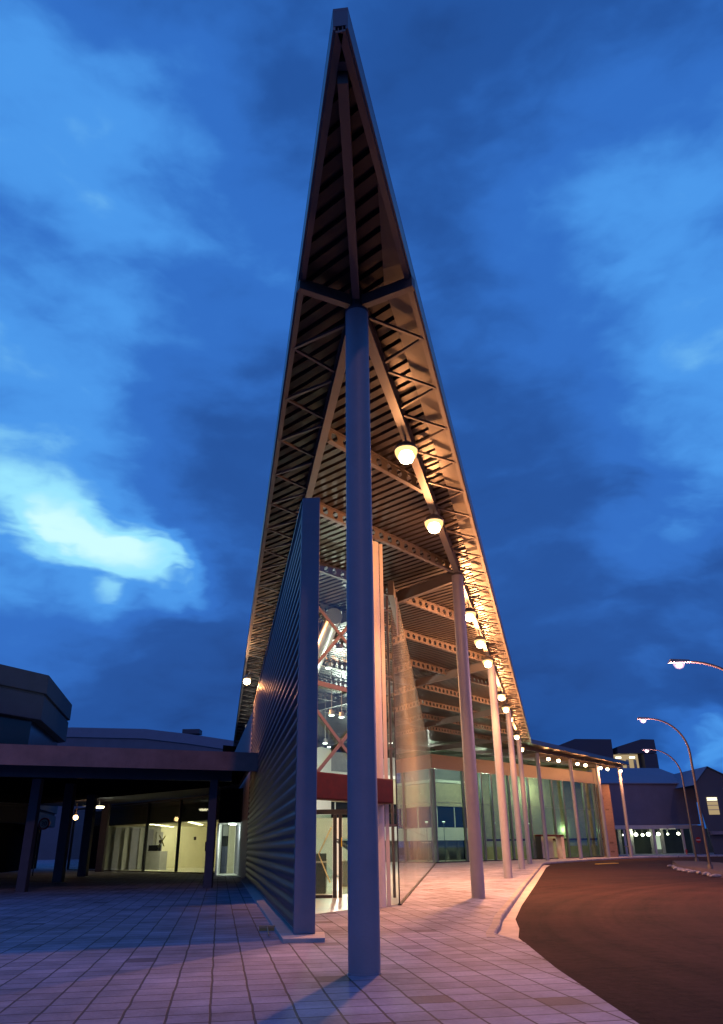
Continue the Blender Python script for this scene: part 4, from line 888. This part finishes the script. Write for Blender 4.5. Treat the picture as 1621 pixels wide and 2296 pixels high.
# long low hall with a curved roof on the horizon
DH = thing('distant_hall', (-44, 165, 0), 'long low hall with a pale curved roof on the left horizon', 'building')
sec = [(-92, 22.5), (-76, 24.2), (-60, 24.6), (-45, 24.1), (-36, 23.0), (-27, 21.6), (-15, 20.0)]
mb = MB(); vs = []
for x, z in sec: vs += [(x, 160, z), (x, 200, z + 1.0), (x, 160, z - 1.9), (x, 200, -.2), (x, 160, -.2)]
for i in range(len(sec) - 1):
    o = i * 5; mb.add([vs[o], vs[o + 5], vs[o + 6], vs[o + 1]], [(0, 1, 2, 3)]); mb.add([vs[o], vs[o + 2], vs[o + 7], vs[o + 5]], [(0, 1, 2, 3)])
mb.obj('curved_roof', M_ROOFM, DH, smooth=True)
mb = MB()
for i in range(len(sec) - 1): mb.add([(sec[i][0], 160.3, sec[i][1] - 1.9), (sec[i][0], 160.3, -.2), (sec[i + 1][0], 160.3, -.2), (sec[i + 1][0], 160.3, sec[i + 1][1] - 1.9)], [(0, 1, 2, 3)])
mb.obj('hall_wall', M_ROOFN, DH); MB().box(-37.5, -34, 161, 164, 23.2, 24.1).obj('roof_vent', M_BLOCK, DH)

# ------------------------------------------------------------------ garage building, gable house and tower blocks (right)
GB = thing('garage_building', (41, 116, 0), 'windowless violet grey building with an open lit ground floor behind white posts', 'building')
ga, gb = (33.2, 111.6), (46.6, 114.4)
MB().wall(ga, gb, 1.0, 3.75, 9.2, side=1).obj('upper_wall', M_RENDER, GB)
mb = MB(); dn = V3((-(gb[1] - ga[1]), gb[0] - ga[0], 0)).normalized()
mb.add([(ga[0] - 1, ga[1] - .4, 9.15), (gb[0] + .5, gb[1] - .4, 9.15), (gb[0] + .5 + dn.x * 9, gb[1] + dn.y * 9, 12.0), (ga[0] - 1 + dn.x * 9, ga[1] + dn.y * 9, 12.0), (ga[0] - 1, ga[1] - .4, 9.05), (gb[0] + .5, gb[1] - .4, 9.05)], [(0, 1, 2, 3), (4, 5, 1, 0)]).obj('sloping_roof', M_ROOFM, GB)
MB().wall((ga[0], ga[1] - .25), (gb[0] - .6, gb[1] - .25), .3, 3.20, 3.70).obj('lintel', M_BEAMC, GB)
for x in (35.05, 39.35, 43.6):
    y = ga[1] + (gb[1] - ga[1]) * (x - ga[0]) / (gb[0] - ga[0]) - .1
    MB().box(x - .13, x + .13, y - .13, y + .13, -.02, 3.20).obj('post', M_BEAMC, GB)
MB().box(45.0, 46.4, 113.6, 114.6, -.02, 3.6).obj('end_pier', M_RENDER, GB)
MB().prism([ga, gb, (gb[0] - 2, gb[1] + 14), (ga[0] - 3, ga[1] + 14)], 3.35, 3.6).obj('garage_ceiling', M_GREYP, GB)
MB().wall((ga[0] - 3, ga[1] + 13.5), (gb[0] + 16, gb[1] + 13.5), .3, 0, 3.4).obj('garage_back_wall', mat('dark garage wall', (.05, .06, .05), .7, 0, .3, .6), GB)
for x in (36.5, 38.2, 41.2, 42.6): MB().box(x - .22, x + .22, 118.8, 119.2, 0, 3.35).obj('garage_pillar', M_GREYP, GB)
GLB = [(36.9, 118.2, 2.55), (37.35, 117.6, 2.55), (38.6, 118.0, 2.58), (39.75, 118.6, 2.52), (40.2, 117.4, 2.6), (41.75, 117.8, 2.62), (43.3, 118.4, 2.6), (44.3, 117.0, 2.62)]
GLN = ['first', 'second', 'third', 'fourth', 'fifth', 'sixth', 'seventh', 'last']
for p, s, g_ in zip(GLB, GLN, (.7, .75, 1.2, .95, 1.35, 1.15, .7, 1.0)):
    t_ = thing('globe_lamp', p, s + ' white globe lamp from the left in the open garage floor', 'lamp', 'globe lamps in the garage floor')
    MB().lathe(p, [(.05 * g_, -.2 * g_), (.2 * g_, -.12 * g_), (.24 * g_, 0), (.2 * g_, .12 * g_), (.05 * g_, .2 * g_)], 14).obj('globe', E_GLOBE, t_, smooth=True); MB().box(p[0] - .02, p[0] + .02, p[1] - .02, p[1] + .02, p[2] + .18, 3.36).obj('stem', M_HOUS, t_)
for i, (x, y) in enumerate(((42.0, 116.2), (43.4, 116.6), (44.0, 115.6))):
    tag(MB().box(x - .5, x + .5, y - .06, y + .06, 3.24, 3.345).obj('strip_light', E_TUBE), ['left', 'middle', 'right'][i] + ' strip light on the garage ceiling', 'strip light', 'strip lights on the garage ceiling')
lamp('garage_light', (38.5, 118.5, 2.9), 90, (.85, 1.0, .62), .3, GB); lamp('garage_light', (43.0, 119, 2.9), 110, (.85, 1.0, .66), .3, GB)
cn_ = tag(MB().box(42.7, 44.2, 123.6, 124, .6, 2.5).obj('lit_kiosk', emis('lit kiosk', (.8, 1, .72), .5)), 'pale lit kiosk at the back of the open garage floor', 'kiosk')
MB().box(42.6, 44.3, 123.5, 124.2, 0, .6).obj('kiosk_base', M_GREYP, cn_)
# gable house at far right
GH = thing('gable_house', (48, 108, 0), 'dark gabled building with a lit window at the right picture edge', 'building')
gx0, gx1, gxm, gy = 44.2, 56.0, 46.1, 107.0
MB().add([(43.75, gy, 8.5), (45.75, gy, 10.55), (52.5, gy, 7.2), (52.5, gy, -.1), (44.8, gy, -.1), (43.75, gy + .3, 8.5), (45.75, gy + .3, 10.55), (52.5, gy + .3, 7.2), (52.5, gy + .3, -.1), (44.8, gy + .3, -.1)],
         [(4, 3, 2, 1, 0), (5, 6, 7, 8, 9), (0, 1, 6, 5), (1, 2, 7, 6), (0, 5, 9, 4), (2, 3, 8, 7)]).obj('gable_wall', M_BLOCK, GH)
MB().add([(43.5, gy - .3, 8.40), (45.75, gy - .3, 10.75), (45.75, gy + 22, 10.75), (43.5, gy + 22, 8.4), (52.6, gy - .3, 7.3), (52.6, gy + 22, 7.3)], [(0, 1, 2, 3), (1, 4, 5, 2)]).obj('roof', M_ROOFM, GH)
wn_ = MB().box(44.95, 46.35, gy - .04, gy - .01, 4.75, 6.9).obj('window', E_WINW, GH)
for z in (5.3, 5.85, 6.35): MB().box(44.93, 46.37, gy - .07, gy - .042, z, z + .07).obj('blind_rail', M_GREYP, wn_)
for z in (6.5, 6.72): MB().box(45.0, 46.3, gy - .10, gy - .072, z, z + .09).obj('strip_light', E_TUBE, wn_)
MB().box(44.6, 52, gy - .8, gy - .02, 2.35, 2.75).obj('porch_beam', M_RENDER, GH)
# dark angular blocks above the wing roof
TB = thing('control_block', (46, 150, 0), 'dark angular twin blocks with one lit window above the wing roof', 'building')
mb = MB(); mb.add([(35.0, 150, 17.6), (37.0, 150, 18.7), (40.1, 150, 19.8), (47.0, 150, 19.65), (47.0, 150, -.2), (35, 150, -.2), (35.0, 162, 17.6), (37, 162, 18.7), (40.1, 162, 19.8), (47.0, 162, 19.65), (47.0, 162, -.2), (35, 162, -.2)],
       [(5, 4, 3, 2, 1, 0), (6, 7, 8, 9, 10, 11), (0, 1, 7, 6), (1, 2, 8, 7), (2, 3, 9, 8), (3, 4, 10, 9), (0, 6, 11, 5)]).obj('left_block', M_BLOCK, TB)
mb = MB(); 
mb.prism([(52.6, 149.6), (55.1, 149.6), (55.4, 162), (47.8, 162), (47.8, 151.6), (52.6, 151.6)], -.2, 16.9)
mb.add([(47.8, 149.6, 17.0), (55.1, 149.6, 17.0), (55.0, 149.6, 19.45), (52.6, 149.6, 19.55), (47.8, 149.6, 18.2), (47.8, 162, 17.0), (55.1, 162, 17.0), (55.0, 162, 19.45), (52.6, 162, 19.55), (47.8, 162, 18.2)],
       [(0, 1, 2, 3, 4), (9, 8, 7, 6, 5), (0, 5, 6, 1), (1, 6, 7, 2), (2, 7, 8, 3), (3, 8, 9, 4), (4, 9, 5, 0)])
mb.prism([(47.02, 149.9), (52.58, 149.9), (52.58, 151.5), (47.02, 151.5)], 8, 14.0); mb.obj('right_block', M_BLOCK, TB)
wn_ = MB().box(47.1, 52.0, 151.3, 151.4, 14.02, 16.95).obj('window', E_WINW, TB)
for x in (47.6, 50.2): MB().box(x, x + 1.0, 150.6, 150.8, 16.2, 16.5).obj('strip_light', E_TUBE, wn_)
for x in (49.6, 51.0): MB().box(x, x + .5, 151.0, 151.2, 14.02, 16.0).obj('window_blind', M_GREYP, wn_)

# ------------------------------------------------------------------ van, signs, hydrant, barrier, broom
VN = thing('parked_van', (49.2, 110.6, 0), 'pale van parked nose left by the garage at the right picture edge', 'van')
def van_body():
    s = [(46.6, .45), (46.5, .95), (46.75, 1.15), (47.35, 1.25), (47.95, 2.0), (48.3, 2.12), (51.2, 2.15), (51.45, 2.0), (51.5, .45)]
    y0, y1 = 109.7, 111.5; n = len(s)
    vs = [(x, y0 + (.10 if z > 1.3 else 0), z) for x, z in s] + [(x, y1 - (.10 if z > 1.3 else 0), z) for x, z in s]
    return MB().add(vs, [tuple(range(n)), tuple(range(2 * n - 1, n - 1, -1))] + [(i, n + i, n + (i + 1) % n, (i + 1) % n) for i in range(n)])
van_body().obj('body', M_VAN, VN, bevel=.05)
MB().add([(47.75, 109.715, 1.35), (48.9, 109.715, 1.35), (48.9, 109.79, 1.95), (48.15, 109.79, 1.95), (47.75, 109.73, 1.35), (48.9, 109.73, 1.35), (48.9, 109.8, 1.95), (48.15, 109.8, 1.95)], [(0, 1, 2, 3), (7, 6, 5, 4), (0, 4, 5, 1), (1, 5, 6, 2), (2, 6, 7, 3), (3, 7, 4, 0)]).obj('side_window', M_WINDK, VN)
MB().box(49.05, 51.1, 109.73, 109.81, 1.38, 1.95).obj('side_window', M_WINDK, VN)
for x in (47.4, 50.5):
    w = MB().tube([(x, 109.66, .34), (x, 109.9, .34)], .34, 20).obj('wheel', M_TYRE, VN, smooth=True); MB().tube([(x, 109.65, .34), (x, 109.72, .34)], .2, 16).obj('rim', M_STEEL, w, smooth=True)
MB().box(46.50, 46.6, 109.85, 110.15, .85, 1.02).obj('headlight', M_SIGNW, VN); MB().box(46.42, 46.6, 109.7, 111.5, .42, .62).obj('bumper', M_DARK, VN)
# text for the two traffic signs
def letters(body, txt, size, loc, rot, m_, parent):
    cu = bpy.data.curves.new(body, 'FONT'); cu.body = txt; cu.size = size; cu.align_x = 'CENTER'; cu.align_y = 'CENTER'; cu.extrude = .004
    o = bpy.data.objects.new(body, cu); COL.objects.link(o)
    dg = bpy.context.evaluated_depsgraph_get(); me = bpy.data.meshes.new_from_object(o.evaluated_get(dg)); bpy.data.objects.remove(o); 
    me.materials.clear(); me.materials.append(m_)
    o = bpy.data.objects.new(body, me); COL.objects.link(o); o.rotation_euler = rot; o.location = V3(loc) - WLOC[parent.name]; o.parent = parent
    return o
SP = thing('speed_limit_sign', (-20.9, 52.5, 0), 'round 30 speed limit sign on a thin pole behind the leftmost post', 'sign')
def disc(c, r, y0, y1, n=28): return MB().tube([(c[0], y0, c[1]), (c[0], y1, c[1])], r, n)
MB().tube([(-20.9, 52.55, -.02), (-20.9, 52.55, 2.7)], .035, 10).obj('pole', M_STEEL, SP, smooth=True)
disc((-20.6, 3.02), .36, 52.44, 52.50).obj('sign_ring', M_SIGNR, SP); disc((-20.6, 3.02), .27, 52.425, 52.439).obj('sign_face', M_SIGNW, SP)
MB().box(-20.94, -20.56, 52.505, 52.54, 2.66, 3.0).obj('sign_bracket', M_STEEL, SP)
letters('sign_number', '30', .36, (-20.6, 52.42, 3.02), (R(90), 0, 0), M_BLACK, SP)
SS = thing('no_entry_sign', (44.55, 111.0, 0), 'round red sign on a post beside the right garage post', 'sign')
MB().tube([(44.55, 111.05, -.02), (44.55, 111.05, 1.9)], .035, 10).obj('pole', M_STEEL, SS, smooth=True)
disc((44.55, 1.75), .36, 110.94, 111.0).obj('sign_disc', M_SIGNR, SS); MB().box(44.28, 44.82, 110.925, 110.939, 1.68, 1.82).obj('sign_bar', M_SIGNW, SS)
HY = thing('fire_hydrant', (42.4, 110.2, 0), 'small red hydrant standing before the open garage floor', 'hydrant')
MB().lathe((42.4, 110.2, 0), [(.13, 0), (.13, .05), (.09, .08), (.09, .48), (.12, .5), (.12, .54), (.09, .6), (.03, .66)], 16).obj('barrel', M_SIGNR, HY, smooth=True)
MB().tube([(42.22, 110.2, .42), (42.58, 110.2, .42)], .05, 10).obj('outlet', M_SIGNR, HY, smooth=True)
BR = thing('barrier_arm', (34.9, 110.6, 0), 'short pale wooden crossbar barrier before the first garage post', 'barrier')
MB().box(34.4, 35.6, 110.55, 110.62, 1.02, 1.16).obj('crossbar', M_WOOD, BR)
for x in (34.5, 35.45): MB().box(x, x + .07, 110.63, 110.70, -.02, 1.14).obj('leg', M_WOOD, BR)
BM = thing('push_broom', (-1.86, 16.02, 0), 'small push broom lying on the paving beside the wall plinth', 'broom')
MB().box(-2.01, -1.71, 16.0, 16.07, .045, .085).obj('head', M_WOOD, BM, bevel=.006); MB().box(-2.0, -1.72, 15.99, 16.08, .002, .044).obj('bristles', M_BRISTLE, BM)
MB().tube([(-1.85, 16.0, .065), (-1.70, 14.95, .03)], .013, 8).obj('handle', M_WOOD, BM, smooth=True)

# ------------------------------------------------------------------ collision-free finish
for o in COL.objects:
    if o.parent is None and o.type == 'MESH' and 'kind' not in o and 'label' not in o: print('UNTAGGED', o.name)
